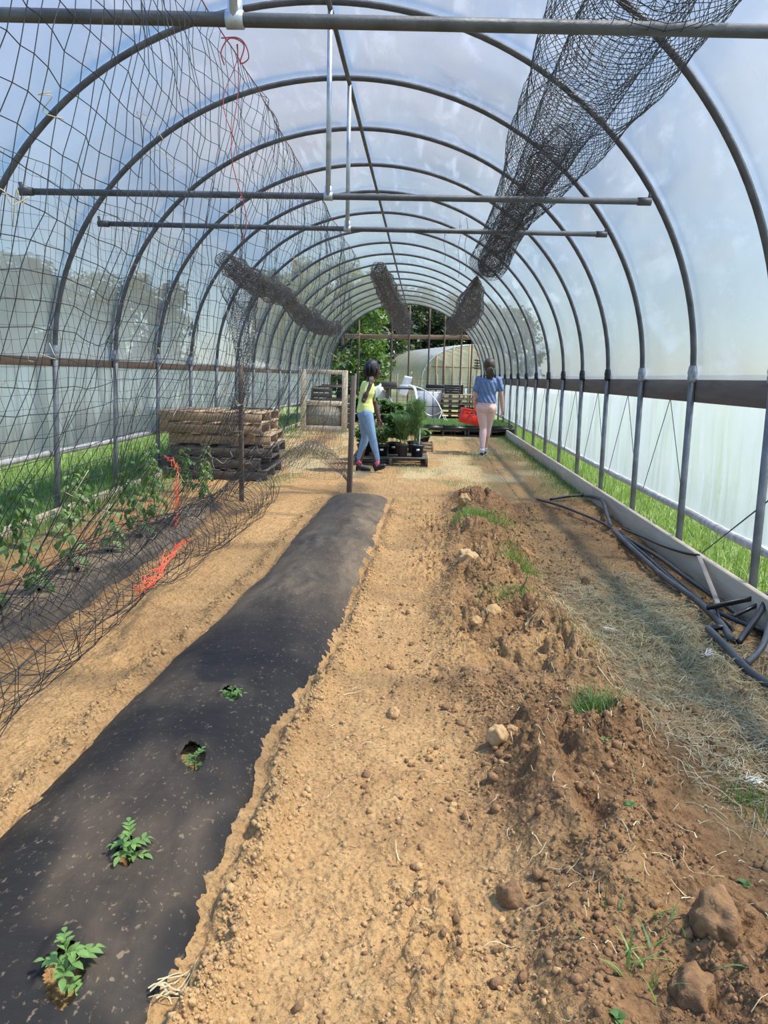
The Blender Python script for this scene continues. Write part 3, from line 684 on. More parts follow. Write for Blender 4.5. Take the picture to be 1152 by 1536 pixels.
for k, (x, y, h) in enumerate(x0):
    lab = w1[k]+' leafy plant in the row along the left base board' if k < 8 else w1[k]+' leafy plant of the row, in front of the pallet stack'
    plant('leafy_plant', lab, 'plant', (x, y, hz(x, y)), h*.72, 17, .15, M['leaf_pale'] if k % 3 == 1 else M['leaf'], M['stem'], 'leafy plants by the left base board', 3, (rng.normal(0, .05), rng.normal(0, .05)), .30, .35, 2.0, .005)

# ------------------------------------------------------------------ tunnel: film, boards, hoops
YE = Z0+16*S+.03
def roof():
    ys = np.arange(-3.2, YE+.01, .061); ys[-1] = YE; ts = np.linspace(.0, PI, 90); g = G()
    T, Y = np.meshgrid(ts, ys, indexing='ij')
    ph = ((Y-Z0)/S) % 1.0; sag = -.012*np.sin(PI*ph)-.02*np.sin(PI*ph)*np.abs(fbm(T*2.0, Y*1.1, 3, 400))+.006*fbm(T*9, Y*3, 2, 402)*np.sin(PI*ph)
    xc, a, b = (XR+XL)/2, (XR-XL)/2+.026, HG-1.255+.026
    a2, b2 = a+sag, b+sag; X = xc-a2*np.cos(T); Z = 1.23+.05*(XR-X)/(XR-XL)+b2*np.sin(T)
    Yk = np.where(Y > YE-.03, Y, Y)+DL*(XR-X)/(XR-XL)
    g.add(np.stack([X, Yk, Z], -1), grid_faces(*X.shape)); struct('ceiling', g, M['roof'], True)
roof()
def curtain(name, x0, out, ztop, zbot, m, amp, seed):
    ys = np.arange(-3.2, YE+.2, .025); zs = np.linspace(zbot, ztop, 16); Z, Y = np.meshgrid(zs, ys, indexing='ij')
    k = (Z-zbot)/(ztop-zbot); env = np.sin(PI*np.clip(k, .08, .95))
    X = x0+out*(.0*k+amp*(fbm(Y*3.2, k*.7, 3, seed)*1.2+.5*fbm(Y*12, k*.6, 2, seed+1))*(.3+env))
    g = G().add(np.stack([X, Y, Z], -1), grid_faces(*X.shape)); struct(name, g, m, True)
curtain('wall_right', XR+.085, 1, 1.26, .32, M['curtain_r'], .022, 410)
curtain('wall_left', XL-.085, -1, 1.31, .50, M['curtain_l'], .016, 420)
def roller(label, x, z, m):
    ys = np.arange(-3.2, YE, .12); P = np.stack([x+.008*fbm(ys*1.5, ys*0, 2, 431), ys, z+.012*fbm(ys*.7, ys*0+3, 2, 430)], 1)
    g = G(); tube(g, P, .028, 10); tag(obj('curtain_roller', g, m, None, True), label, 'roller')
M['rolled'] = plain('rolled_film', (.52, .48, .42), .6, 0, .25, 6, .5, 25, (1, 3, 1))
roller('rolled film hem along the bottom of the right curtain', XR+.095, .31, M['rolled'])
roller('rolled film hem along the bottom of the left curtain', XL-.095, .50, M['rolled'])

def lumber(name, x, zc, hgt, thick, y0, y1, m, seg):
    g = G(); y = y0; k = 0
    while y < y1:
        e = min(y+seg, y1); box(g, (x+.003*math.sin(k*5), (y+e)/2, zc+.003*math.cos(k*7)), (thick, e-y-.004, hgt), None, .004); y = e; k += 1
    return struct(name, g, m)
lumber('trim_1', XR+.043, 1.155, .15, .038, -3.2, YE, M['hipwood_r'], 3.66)
lumber('trim_2', XL-.043, 1.255, .085, .038, -3.2, YE, M['hipwood'], 3.66)
lumber('baseboard_right', 1.745, .055, .21, .038, -2, YE, M['basewood'], 4.88)
lumber('baseboard_left', -2.935, .0, .15, .038, -2, YE, M['basewood'], 4.88)

ORD = ['', 'first', 'second', 'third', 'fourth', 'fifth', 'sixth', 'seventh', 'eighth', 'ninth', 'tenth', 'eleventh', 'twelfth', 'thirteenth', 'fourteenth', 'fifteenth', 'sixteenth', 'seventeenth', 'eighteenth', 'nineteenth']
def hoop_parts():
    g = G(); tube(g, [arch_pt(t, 0) for t in np.linspace(0, PI, 72)], .0205, 10); am = g.mesh('arch')
    g = G(); tube(g, [(XR, 0, 1.24), (XR+.012, 0, -.08)], .0225, 10); pr = g.mesh('post')
    g = G(); tube(g, [(XL, DL, 1.29), (XL-.05, DL, -.15)], .0225, 10); pl = g.mesh('post')
    def col(x, y, z, s, f):
        g = G(); ang = np.linspace(0, 2*PI*7, 90); h = np.linspace(-.045, .05, 90)
        lathe(g, [(.024, -.05), (.031*f, -.044), (.034*f, -.02), (.030*f, -.005), (.035*f, .012), (.031*f, .03), (.026, .06)], 12, (0, 0, 0))
        V = np.concatenate(g.v); V[:, 0] += s*.15*V[:, 2]*.2; g.v = [V+np.array([x, y, z])]; return g.mesh('joint_wrap')
    return am, pr, pl, col(XR, 0, 1.26, -1, 1.0), col(XL, DL, 1.32, 1, .95)
AM, PR, PL, CRm, CLm = hoop_parts()
for k, i in enumerate(NB):
    if i < -2: continue
    nm = 'sixteenth' if False else ORD[i+3]
    lab = {-2: 'curved grey steel hoop carrying the heavy near tie bar', -1: 'curved grey steel hoop nearest on the right with its post at the picture edge', 0: 'curved steel hoop carrying the longer of the two farther tie bars',
           1: 'curved steel hoop carrying the shorter far tie bar', 16: 'last curved steel hoop framing the open far end'}.get(i) or f'{ORD[i-1]} curved steel hoop behind the shorter far tie bar'
    t = thing('hoop', lab, 'hoop', (0, Z0+i*S, 0), 0, 'hoops of the tunnel frame')
    if i in (2, 5, 9): t.location.x += .004
    for nme, me, m in (('arch', AM, M['steel']), ('post', PR, M['steel_post']), ('post', PL, M['steel_post'])): link(nme, me, m, t, True)
    ms = CRm if i >= 2 else (CRm.copy())
    o = link('joint_wrap', ms, M['tape'] if i >= 2 else M['greytape'], t, True)
    if i == 2: CRm = ms
    o = link('joint_wrap', CLm, M['greytape'], t, True)
P = [(XG+.0*y, y+skew(XG), HG-.045) for y in np.arange(-2.5, YE, .4)]
g = G(); tube(g, P, .017, 8); t = tag(obj('ridge_pipe', g, M['steel_dk'], None, True), 'straight ridge pipe running under the crowns of all hoops', 'pipe')

def tie(i, xl, xr, zl, zr, r, label, m):
    Y = Z0+i*S; t = thing('tie_bar', label, 'tie bar', (0, Y, 0), 0, 'cross tie bars')
    a, b = np.array([xl, skew(xl), zl]), np.array([xr, skew(xr), zr]); g = G(); tube(g, [a, (a+b)/2, b], r, 12); obj('bar', g, m, t, True)
    for p, s in ((a, 1), (b, -1)):
        g = G(); tube(g, [p-[.035*s, 0, 0], p+[.05*s, 0, 0]], r*1.25, 12); tube(g, [p+[-.02*s, 0, -.012], p+[-.03*s, 0, .055]], .012, 8); obj('end_clamp', g, M['steel'], t, True)
    k = (XG-xl)/(xr-xl); q = a+(b-a)*k
    g = G(); tube(g, [q+[0, -.012, .0], [q[0]+.0, q[1]-.012, HG-.05]], .0165, 10); obj('hanger_post', g, M['steel_lt'], t, True)
    g = G(); tube(g, [q+[-.028, 0, 0], q+[.028, 0, 0]], r*1.3, 12); tube(g, [q+[0, 0, -.005], q+[0, 0, .06]], .024, 10); obj('tee_clamp', g, M['steel_lt'], t, True)
    return t
tie(0, -2.545, 1.375, 2.285, 2.345, .0205, 'longer of the two farther tie bars, with a hanger post', M['steel'])
tie(1, -2.56, 1.375, 2.32, 2.357, .0195, 'shorter and farther tie bar with its own hanger post', M['steel'])
tie(-2, -2.5, 1.42, 2.29, 2.352, .0215, 'heavy dark tie bar across the top nearest the camera', M['steel_dk'])

# curtain rope zigzag on the right wall
def rope_zigzag():
    g = G(); x = XR+.058
    for i in range(0, 15):
        y = Z0+i*S; tp = (x, y+S/2, 1.09)
        strands(g, [tp, tp], [(x, y+.10, .33), (x, y+S-.10, .33)], .0035)
    strands(g, [(x-.03, Z0-S-.05, .62)], [(x-.03, Z0-.2, .02)], .005)
    tag(obj('curtain_rope', g, M['rope']), 'thin dark cord zigzagging along the right side curtain', 'cord')
rope_zigzag()

# end wall frame at the far end
t = thing('end_frame', 'open far end frame, wooden crossbeam on slim upright posts', 'frame', (0, YE, 0))
g = G(); box(g, (XG+.05, .02, 2.44), (3.95, .05, .14), roty(-.012), .005); obj('crossbeam', g, M['beamwood'], t)
for x in (-2.12, -1.08, -.53, .10, .58, 1.12, 1.45):
    s = math.sqrt(max(0, 1-((x+.595)/2.38)**2)); top = 1.25+2.18*s-.02
    g = G(); box(g, (x, -.03, top/2-.05), (.05, .045, top+.1), None, .004); obj('upright_post', g, M['endpost'], t)

# ------------------------------------------------------------------ netting
def wob(n, m, su, sv, a, seed):
    i, j = np.meshgrid(np.arange(n)*su, np.arange(m)*sv, indexing='ij'); return a*2*np.stack([fbm(i, j, 3, seed), fbm(i+40, j, 3, seed+7), fbm(i, j+40, 3, seed+14)], -1)
def net_wall(ys, nh, topx, topz, botx, botz, seed, amp):
    n = len(ys); k = np.linspace(0, 1, nh)[None, :]; Y = ys[:, None]+0*k
    tx, tz = topx(ys)[:, None], topz(ys)[:, None]; bx, bz = botx(ys)[:, None], botz(ys)[:, None]
    P = np.stack([tx+(bx-tx)*(k**2.4), Y, tz+(bz-tz)*k], -1)
    W = wob(n, nh, .10, .16, amp*1.6, seed); W[..., 2] *= .5; W += wob(n, nh, .33, .24, amp*1.25, seed+30)*[1, 1, .4]
    W[:, 0] *= .15
    return P+W
ys = np.arange(.75, 8.0, .058)
P1n = net_wall(ys, 34, lambda y: -.76+.004*y, lambda y: 2.37-.012*np.sin((y-.5)*1.3)**2, lambda y: np.where(y < 6.4, -1.46, -1.46+.5*(y-6.4)/1.6), lambda y: np.full_like(y, .26)+.12*smooth(6.5, 8, y), 500, .020)
t = thing('trellis_net', 'large black square-mesh trellis net hanging left of the middle bed', 'netting', (0, 0, 0))
obj('mesh', netting(G(), P1n, .0013, drop=.005), M['net'], t)
g = G(); tube(g, np.concatenate([P1n[:, 0]+[0, 0, .002]]), .0019, 6); obj('head_cord', g, M['red'], t, True)
g = G()
for _ in range(110):      # dry tendrils still caught in the mesh
    i, j = rng.integers(0, len(ys)), rng.integers(8, 33); p = P1n[i, j]; q = [p]
    for s in range(rng.integers(3, 7)): q.append(q[-1]+rng.normal(0, .022, 3))
    tube(g, spline(q, 4), .0011, 4)
tag(obj('dry_tendrils', g, M['straw'], t), kind='stuff')

ys2 = np.arange(2.2, 7.9, .085)
P2n = net_wall(ys2, 30, lambda y: -2.22+0*y, lambda y: 2.36-.05*np.sin((y-2.2)*2.5)**2, lambda y: -2.0+.05*np.sin(y), lambda y: .14+0*y, 540, .016)
t = thing('trellis_net', 'dark trellis net over the tomato plants, behind the large one', 'netting', (0, 0, 0))
obj('mesh', netting(G(), P2n, .0012, drop=.01), M['net'], t)
g = G(); tube(g, P2n[:, 0], .0022, 6); obj('head_cord', g, M['netbrown'], t, True)
g = G()
for _ in range(60):
    i, j = rng.integers(0, len(ys2)), rng.integers(4, 27); q = [P2n[i, j]]
    for s in range(rng.integers(3, 7)): q.append(q[-1]+rng.normal(0, .022, 3))
    tube(g, spline(q, 4), .0011, 4)
tag(obj('dry_tendrils', g, M['straw'], t), kind='stuff')

def net_roll(C, R, step, around, r, seed, layers=1, squash=.85, jit=.15, grow=.72):
    """netting rolled up loosely along the line C with radius R(s)"""
    C = spline(C, 24); L = np.concatenate([[0], np.cumsum(np.linalg.norm(np.diff(C, axis=0), axis=1))]); n = max(4, int(L[-1]/step)); s = np.linspace(0, L[-1], n)
    Pc = np.stack([np.interp(s, L, C[:, a]) for a in range(3)], 1); T = np.gradient(Pc, axis=0); T /= np.linalg.norm(T, axis=1)[:, None]
    N = np.cross(T, [0, 0, 1.0]); N /= np.linalg.norm(N, axis=1)[:, None]; B = np.cross(N, T); g = G(); k = s/L[-1]
    for l in range(layers):
        f = grow**l; m = max(7, int(around*(.6+.4*f))); ang = np.linspace(0, 2*PI, m+1)[None]+.5*l+.6*fbm(s[:, None]*2.2, 0*s[:, None]+l, 2, seed+l)
        rad = R(k)[:, None]*f*(1+jit*2*fbm(s[:, None]*3.0+np.cos(ang)*1.2, np.sin(ang)*1.2+l*3, 3, seed+3*l))
        sx = s[:, None]*0+.30*step*2*fbm(s[:, None]*6+l, np.cos(ang)*2, 2, seed+60+l)*2
        P = Pc[:, None]+rad[..., None]*(np.cos(ang)[..., None]*N[:, None]+squash*np.sin(ang)[..., None]*B[:, None])+sx[..., None]*T[:, None]
        P[:, -1] = P[:, 0]; netting(g, P, r, drop=.02)
    return g
# big roll overhead on the right
c = [(.76, 1.9, 2.60), (.74, 3.0, 2.60), (.73, 3.8, 2.60), (.71, 4.7, 2.57), (.68, 5.5, 2.52), (.65, 6.2, 2.49), (.64, 6.9, 2.46), (.63, 7.6, 2.41), (.61, 8.1, 2.36), (.56, 8.6, 2.36)]
RR = lambda k: np.interp(k, [0, .25, .45, .58, .66, .74, .82, .93, .97, 1], [.31, .31, .26, .20, .16, .17, .17, .20, .10, .03])
t = thing('net_roll', 'long black net roll hung overhead on the right, wide then pinched', 'net roll', (0, 0, 0), 0, 'rolled up netting')
obj('outer_turns', net_roll(c, RR, .052, 34, .0016, 600, 2, .9, .07, .60), M['net'], t)
cc = spline(c, 6); cc[:, 0] += .02; cc[:, 2] -= .02
obj('inner_turns', net_roll(cc[18:], lambda k: np.interp(k, [0, .3, .5, .9, 1], [.10, .10, .12, .14, .02]), .04, 16, .0018, 620, 2, .9, .3, .75), M['net'], t)
# its far continuation
c = [(.545, 8.95, 2.30), (.55, 9.3, 2.26), (.56, 10.0, 2.16), (.56, 10.8, 2.10), (.54, 11.5, 2.05), (.48, 12.4, 2.03), (.44, 13.5, 2.03)]
t = net_roll(c, lambda k: np.interp(k, [0, .12, .3, .5, .62, .8, 1], [.02, .10, .16, .17, .12, .14, .11]), .046, 20, .0022, 640, 3, 1.05, .22, .78)
tag(obj('net_roll', t, M['netbrown']), 'short sagging net roll on the right, beyond the long one', 'net roll', 'rolled up netting')
c = [(-.62, 10.0, 2.52), (-.61, 10.6, 2.48), (-.60, 11.5, 2.44), (-.57, 13.0, 2.40), (-.52, 15.0, 2.34), (-.50, 17.0, 2.25)]
t = net_roll(c, lambda k: np.interp(k, [0, .08, .5, 1], [.09, .14, .155, .21]), .062, 20, .0026, 660, 3, 1.0, .2, .78)
tag(obj('net_roll', t, M['netbrown']), 'dense net roll hanging along the middle before the far end', 'net roll', 'rolled up netting')
c = [(-1.92, 7.5, 2.24), (-1.93, 8.3, 2.20), (-1.93, 9.3, 2.19), (-1.92, 10.3, 2.23), (-1.93, 11.4, 2.16), (-1.92, 12.6, 2.09), (-1.92, 14, 2.06), (-1.88, 15.4, 2.09), (-1.82, 16.8, 2.18)]
t = net_roll(c, lambda k: np.interp(k, [0, .2, .33, .38, .55, .7, .9, 1], [.10, .15, .14, .10, .17, .18, .16, .03]), .055, 18, .0022, 680, 3, .9, .25, .78)
tag(obj('net_roll', t, M['netbrown']), 'sagging net roll slung under the hoops on the left', 'net roll', 'rolled up netting')
# roll lying on the ground
yy = np.linspace(1.35, 6.9, 12); c = np.stack([-1.45+.03*np.sin(yy*1.4)-.02*(yy-1.3)/5, yy, .22-.005*yy+.012*np.sin(yy*2.1)], 1)
t = net_roll(c, lambda k: .235-.04*k, .11, 12, .0016, 700, 2, .88, .14, .80)
tag(obj('net_roll', t, M['net']), 'loose black net coil lying on the soil along the left path', 'net roll', 'rolled up netting')
pts = [at(418, 700, 8.05), at(432, 688, 8.1), at(450, 676, 8.15), at(466, 668, 8.15), at(484, 678, 8.05), at(500, 692, 7.95), at(514, 706, 7.85), at(523, 722, 7.78)]
t = net_roll(pts, lambda k: np.interp(k, [0, .06, .3, .55, .8, 1], [.08, .10, .08, .09, .07, .02]), .036, 15, .0012, 720, 2, .9, .25, .72)
tag(obj('net_roll', t, M['netbrown']), 'bunched net arching above the ground between the two stakes', 'net roll', 'rolled up netting')
pts = [at(345, 455, 8.3), at(362, 500, 7.7), at(372, 560, 7.25), at(362, 610, 7.12), at(350, 660, 7.05)]
pts = [(-2.05, 8.5, 2.12), (-1.86, 7.9, 1.85), (-1.72, 7.35, 1.45), (-1.67, 7.15, 1.15), (-1.72, 7.05, .85), (-1.80, 6.95, .55)]
t = net_roll(pts, lambda k: np.interp(k, [0, .25, .5, .7, 1], [.17, .13, .10, .06, .09]), .045, 20, .0016, 740, 2, 1.0, .3, .6)
tag(obj('net_bundle', t, M['net']), 'gathered upright net bundle tied to the left stake', 'netting')
# light net stretched from the left stake to the middle stake
nx = 26; u = np.linspace(0, 1, nx)[:, None]; k = np.linspace(0, 1, 18)[None]
A, B = np.array([-1.66, 7.1]), np.array([-.73, 7.78])
P3 = np.stack([A[0]+(B[0]-A[0])*u+0*k, A[1]+(B[1]-A[1])*u+.35*np.sin(PI*u)*k, 1.15-.98*k+.0*u+.12*np.sin(PI*u)*(1-k)*-1], -1)+wob(nx, 18, .2, .3, .05, 760)
tag(obj('trellis_net', netting(G(), P3, .0012, drop=.05), M['netbrown']), 'thin slack net stretched between the two wooden stakes', 'netting')

def stake(x, y, h, w, lean, label, rust=False):
    t = thing('wooden_stake', label, 'stake', (x, y, hz(x, y)), 0, 'wooden stakes'); g = G(); box(g, (0, 0, h/2-.1), (w, w*.8, h+.2), roty(lean), .003); obj('shaft', g, M['postwood'], t); return t
stake(-1.69, 7.11, 1.27, .042, .0, 'upright wooden stake at the far end of the left bed')
s = stake(-.725, 7.72, 1.20, .040, .02, 'dark wooden stake at the far end of the middle bed')
g = G(); box(g, (.028, .01, .60), (.016, .02, 1.25), roty(.02), .002); obj('pale_lath', g, M['lath'], s)

# orange twine tangle on the left net
def tangle(line, n, spread, r, seed):
    L = spline(line, 10); g = G(); rs = np.random.default_rng(seed)
    for _ in range(n):
        a, b = sorted(rs.integers(0, len(L), 2))
        if b-a < 5: b = min(len(L)-1, a+8)
        q = L[a:b+1:max(1, (b-a)//4)]; q = q+rs.normal(0, spread, q.shape)
        if len(q) >= 3: tube(g, spline(q, 4), r, 4)
    return g
px = [(244, 682, 6.0), (258, 692, 5.9), (270, 706, 5.8)]
l1 = [at(x, y, Y) for x, y, Y in px]; l2 = [at(268, 706, 5.75), at(265, 740, 5.65), at(264, 770, 5.6), at(262, 798, 5.55), at(259, 803, 5.5)]
l3 = [gp(284, 808, .22), gp(262, 826, .26), gp(246, 846, .3), gp(225, 870, .32), gp(204, 888, .3)]
t = thing('twine_tangle', 'tangled orange baling twine hanging on the left netting', 'twine', (0, 0, 0))
obj('hanging_strands', tangle(l2, 22, .014, .0016, 1), M['orange'], t); obj('loose_end', tangle(l1, 9, .010, .0022, 2), M['orange'], t); obj('trailing_strands', tangle(l3, 20, .016, .0016, 3), M['orange'], t)
# red string knotted on the near bar
bar = at(345, 42, Z0-2*S+skew(-.7)); t = thing('red_string', 'red string knotted round the near tie bar and hanging down', 'string', tuple(bar))
g = G(); tube(g, spline([(-.03, 0, -.03), (.02, .01, -.025), (.05, 0, -.05), (.06, 0, -.09), (.03, .01, -.10), (.045, 0, -.05), (.0, 0, -.03), (-.03, 0, -.07), (-.02, .0, -.11)], 6), .0022, 5); obj('knot', g, M['red'], t)
g = G(); yy = np.linspace(0, 1, 14)
tube(g, np.stack([.02+.03*np.sin(yy*9)*yy, .6*yy*0+.02*np.cos(yy*7), -.04-.62*yy], 1), .0016, 5); tube(g, np.stack([.0+.02*np.sin(yy*7+1), .02*np.cos(yy*5), -.04-.35*yy], 1), .0014, 5); obj('hanging_end', g, M['red'], t)
b2 = at(345, 20, Z0-2*S+skew(-.7)); 
for k, (px, Y, L) in enumerate(((690, 11.0, .75), (700, 10.2, .62), (668, 12.0, .6))):
    p = at(px, 330, Y); g = G(); q = [(.0, 0, 0), (.02, 0, -.2*L), (-.01, .01, -.5*L), (.02, 0, -.8*L), (.01, 0, -L)]
    top = arch_pt(math.acos(np.clip(((XR+XL)/2-p[0])/2.38, -1, 1)), 0)[2]-.02
    tube(g, spline([(0, 0, top-p[2])]+q, 5), .0032, 4); o = obj('hanging_string', g, M['rope']); o.location = tuple(p)
    tag(o, ('dark string hanging from a hoop, right of the ridge', 'dark string hanging closest to the pinched net roll', 'dark string hanging closest to the ridge pipe')[k], 'string', 'hanging strings')

# ------------------------------------------------------------------ hoses by the right base board
def hose(pts, r, m, label, name='drip_hose', n=8, flat=None):
    P = spline(np.array([[*gp(x, y, z)] for x, y, z in pts]), n)
    g = G(); tube(g, P, r, 8)
    return tag(obj(name, g, m, None, True), label, 'hose', 'drip hoses')
hose([(806, 749, .03), (835, 757, .05), (865, 768, .05), (912, 789, .05), (955, 822, .04), (1000, 862, .04), (1040, 897, .04), (1075, 932, .03)], .011, M['hose'], 'long black hose starting at the far end of the bundle')
hose([(826, 749, .04), (850, 745, .04), (874, 743, .04)], .013, M['hose'], 'short black hose end at the far tip of the bundle')
hose([(878, 743, .06), (892, 746, .07), (904, 752, .10), (910, 770, .07), (916, 789, .05)], .016, M['hosegrey'], 'bent grey hose looping at the foot of the board')
hose([(919, 795, .04), (955, 829, .04), (997, 866, .04), (1044, 900, .04), (1080, 934, .05), (1096, 958, .06)], .017, M['hosegrey'], 'thick dusty hose along the outside of the bundle')
hose([(937, 805, .04), (990, 837, .06), (1026, 864, .06), (1072, 896, .05), (1110, 925, .04), (1143, 952, .03)], .013, M['hose'], 'black hose in the middle of the bundle')
hose([(930, 796, .03), (975, 836, .03), (1015, 870, .03), (1060, 908, .03), (1100, 945, .03)], .009, M['hose'], 'thin black hose between the thick ones')
hose([(934, 793, .05), (965, 806, .07), (992, 818, .10), (1022, 828, .13), (1048, 833, .17)], .009, M['hose'], 'thin hose climbing over the top of the board')
hose([(1062, 943, .05), (1085, 966, .05), (1115, 998, .04), (1135, 1015, .03), (1160, 1030, .03)], .017, M['hosegrey'], 'thick hose with a cut end nearest the straw')
hose([(1064, 943, .05), (1076, 941, .06), (1083, 941, .06)], .015, M['hose'], 'stub of the elbow at the cut hose end')
hose([(1080, 920, .07), (1100, 929, .07), (1122, 938, .06), (1146, 947, .05), (1165, 955, .05)], .012, M['hose'], 'shiny black hose crossing the others near the picture edge')
hose([(1098, 925, .06), (1122, 914, .08), (1146, 902, .12), (1165, 890, .15)], .011, M['hose'], 'black hose rising to the right behind the flat bar')
hose([(1108, 964, .04), (1122, 945, .06), (1136, 925, .09), (1150, 900, .14)], .016, M['hose'], 'black hose leaning up steeply against the board')
hose([(1119, 996, .03), (1136, 980, .05), (1147, 962, .08), (1153, 940, .10), (1160, 920, .12)], .015, M['hosegrey'], 'curved hose bending up at the picture edge')
hose([(1076, 915, .07), (1079, 928, .06), (1084, 942, .04), (1096, 954, .03), (1107, 964, .03)], .009, M['hose'], 'thin dark hose hanging between flat bar and elbow')
a, b = gp(1060, 912, .08), gp(1156, 892, .13); g = G(); strands(g, [a], [b], .014); d = b-a
g = G(); box(g, (a+b)/2, (np.linalg.norm(d), .012, .026), rotz(math.atan2(d[1], d[0]))@roty(-math.asin(d[2]/np.linalg.norm(d))), .003)
tag(obj('flat_bar', g, M['hose']), 'flat black plastic bar lying across the hoses', 'bar')
a, b = gp(1047, 831, .17), gp(1078, 908, .05); d = b-a; L = np.linalg.norm(d); u = d/L; s_ = np.cross(u, [0, 0, 1]); s_ /= np.linalg.norm(s_); n_ = np.cross(s_, u)
g = G(); box(g, (a+b)/2, (L, .028, .008), np.stack([u, s_, n_], 1), .002); tag(obj('lath', g, M['lath']), 'grey wooden lath leaning from the board onto the hoses', 'lath', 'grey laths')
a, b = gp(1150, 985, .0), np.array([1.72, 3.62, .17]); d = b-a; L = np.linalg.norm(d); u = d/L; s_ = np.cross(u, [0, 0, 1]); s_ /= np.linalg.norm(s_); n_ = np.cross(s_, u)
g = G(); box(g, (a+b)/2, (L, .03, .016), np.stack([u, s_, n_], 1), .002); tag(obj('lath', g, M['lath']), 'pale lath standing among the hoses at the picture edge', 'lath', 'grey laths')

# ------------------------------------------------------------------ pallets
def make_pallet(name, label, loc, rz, dark=False, w=1.02, d=1.2, group=None):
    t = thing(name, label, 'pallet', loc, rz, group); md, ms = (M['palletdark'], M['palletdark_y']) if dark else (M['palletwood'], M['palletwood_y'])
    def me(nm, sz): g = G(); box(g, (0, 0, 0), sz, None, .003); return g.mesh(nm)
    bt = me('deck_board', (w, .095, .018)); st = me('stringer', (.038, d, .092))
    for x in (-w/2+.02, 0, w/2-.02):
        o = link('stringer', st, ms, t); o.location = (x, 0, .018+.046)
    for k in range(7):
        o = link('deck_board', bt, md, t); o.location = (0, -d/2+.05+k*(d-.10)/6, .119); o.rotation_euler.z = random.uniform(-.006, .006)
    for k in range(4):
        o = link('bottom_board', bt, md, t); o.location = (0, -d/2+.05+k*(d-.10)/3, .009)
    return t
pl = make_pallet('pallet', 'pale wooden pallet on top of the stack by the left wall', (0, 0, 0), 0, False, 1.03, 1.15, 'pallets by the left wall')
pd = make_pallet('pallet', 'dark weathered pallet at the bottom of the stack by the left wall', (0, 0, 0), 0, True, 1.03, 1.15, 'pallets by the left wall')
zb = hz(-2.4, 9.0)-.005
pd.location = (-2.32, 9.0, zb); pd.rotation_euler.z = .02+PI/2
for k, (dx, dy, rz, lab) in enumerate(((-.04, .02, -.03, 'second dark pallet from the ground in the left stack'), (.05, .06, .03, 'third pallet from the ground in the left stack, dark'))):
    dup(pd, (-2.33+dx, 9.0+dy, zb+.1285*(k+1)), rz+PI/2, lab)
for k, (dx, dy, rz, lab) in enumerate(((.02, .10, .03, 'fourth pallet from the ground in the left stack, lowest pale one'), (-.05, .02, .0, 'pale pallet just under the topmost one of the left stack'))):
    dup(pl, (-2.33+dx, 9.02+dy, zb+.1285*(k+3)), rz+PI/2, lab)
pl.location = (-2.37, 9.03, zb+.1285*5); pl.rotation_euler.z = -.01+PI/2
t = obj('board_scrap', box(G(), (0, 0, 0), (.5, .07, .02), None, .003), M['palletdark']); t.location = (-2.08, 9.30, zb+.1285*6+.011); t.rotation_euler.z = .3
tag(t, 'dark board scrap lying on the top pallet of the left stack', 'board')

# ------------------------------------------------------------------ screen door leaning near the left wall
t = thing('screen_door', 'bare wooden door frame with empty top and wire lower panel', 'door', (-2.13, 16.5, hz(-2.0, 16.5)), .06); W_, H_ = 1.0, 1.30
for nm, c, s in (('stile', (-W_/2+.06, 0, H_/2), (.12, .05, H_)), ('stile', (W_/2-.06, 0, H_/2), (.12, .05, H_)), ('top_rail', (0, 0, H_-.045), (W_-.24, .046, .09)), ('middle_rail', (0, 0, .60), (W_-.24, .046, .10)), ('bottom_rail', (0, 0, .06), (W_-.24, .046, .12))):
    g = G(); box(g, c, s, None, .004); obj(nm, g, M['doorwood'], t)
M['doorpanel'] = plain('grey_plywood', (.40, .36, .29), .8, 0, .12, 6)
g = G(); box(g, (0, .028, .33), (W_-.2, .008, .5)); obj('lower_panel', g, M['doorpanel'], t)
g = G(); ys_ = np.linspace(-.36, .36, 5); zs_ = np.linspace(.13, .54, 3); strands(g, [(y, -.01, .12) for y in ys_], [(y, -.01, .55) for y in ys_], .004); strands(g, [(-.38, -.012, z) for z in zs_], [(.38, -.012, z) for z in zs_], .004); obj('wire_grid', g, M['steel'], t)
# dark crates seen through it
def crate(name, label, loc, rz, s, m, cat='crate', group=None, slats=3):
    t = thing(name, label, cat, loc, rz, group); w, d, h = s
    for nm, c, sz in (('side_panel', (0, -d/2, h/2), (w, .014, h)), ('side_panel', (0, d/2, h/2), (w, .014, h)), ('end_panel', (-w/2, 0, h/2), (.014, d, h)), ('end_panel', (w/2, 0, h/2), (.014, d, h))):
        g = G(); hh = h/slats
        for k in range(slats): box(g, (c[0], c[1], (k+.5)*hh), (sz[0], sz[1], hh*.72), None, .002)
        for e in (-1, 1):
            if sz[0] > sz[1]: box(g, (c[0]+e*(w/2-.01), c[1], h/2), (.03, .02, h), None, .002)
            else: box(g, (c[0], c[1]+e*(d/2-.02), h/2), (.02, .03, h), None, .002)
        obj(nm, g, m, t)
    g = G(); box(g, (0, 0, .01), (w-.02, d-.02, .012)); obj('bottom', g, m, t); return t
zd = hz(-2.0, 17.6)
for j in range(2):
    for k in range(4):
        if j == 1 and k == 3: continue
        crate('harvest_crate', f"dark crate behind the door frame, {('left', 'right')[j]} pile, {('bottom', 'second', 'third', 'top')[k]} layer", (-2.33+.48*j, 17.6, zd+.225*k), .03*(k-1), (.44, .34, .22), M['palletdark'], 'crate', 'dark crates behind the door frame', 2)
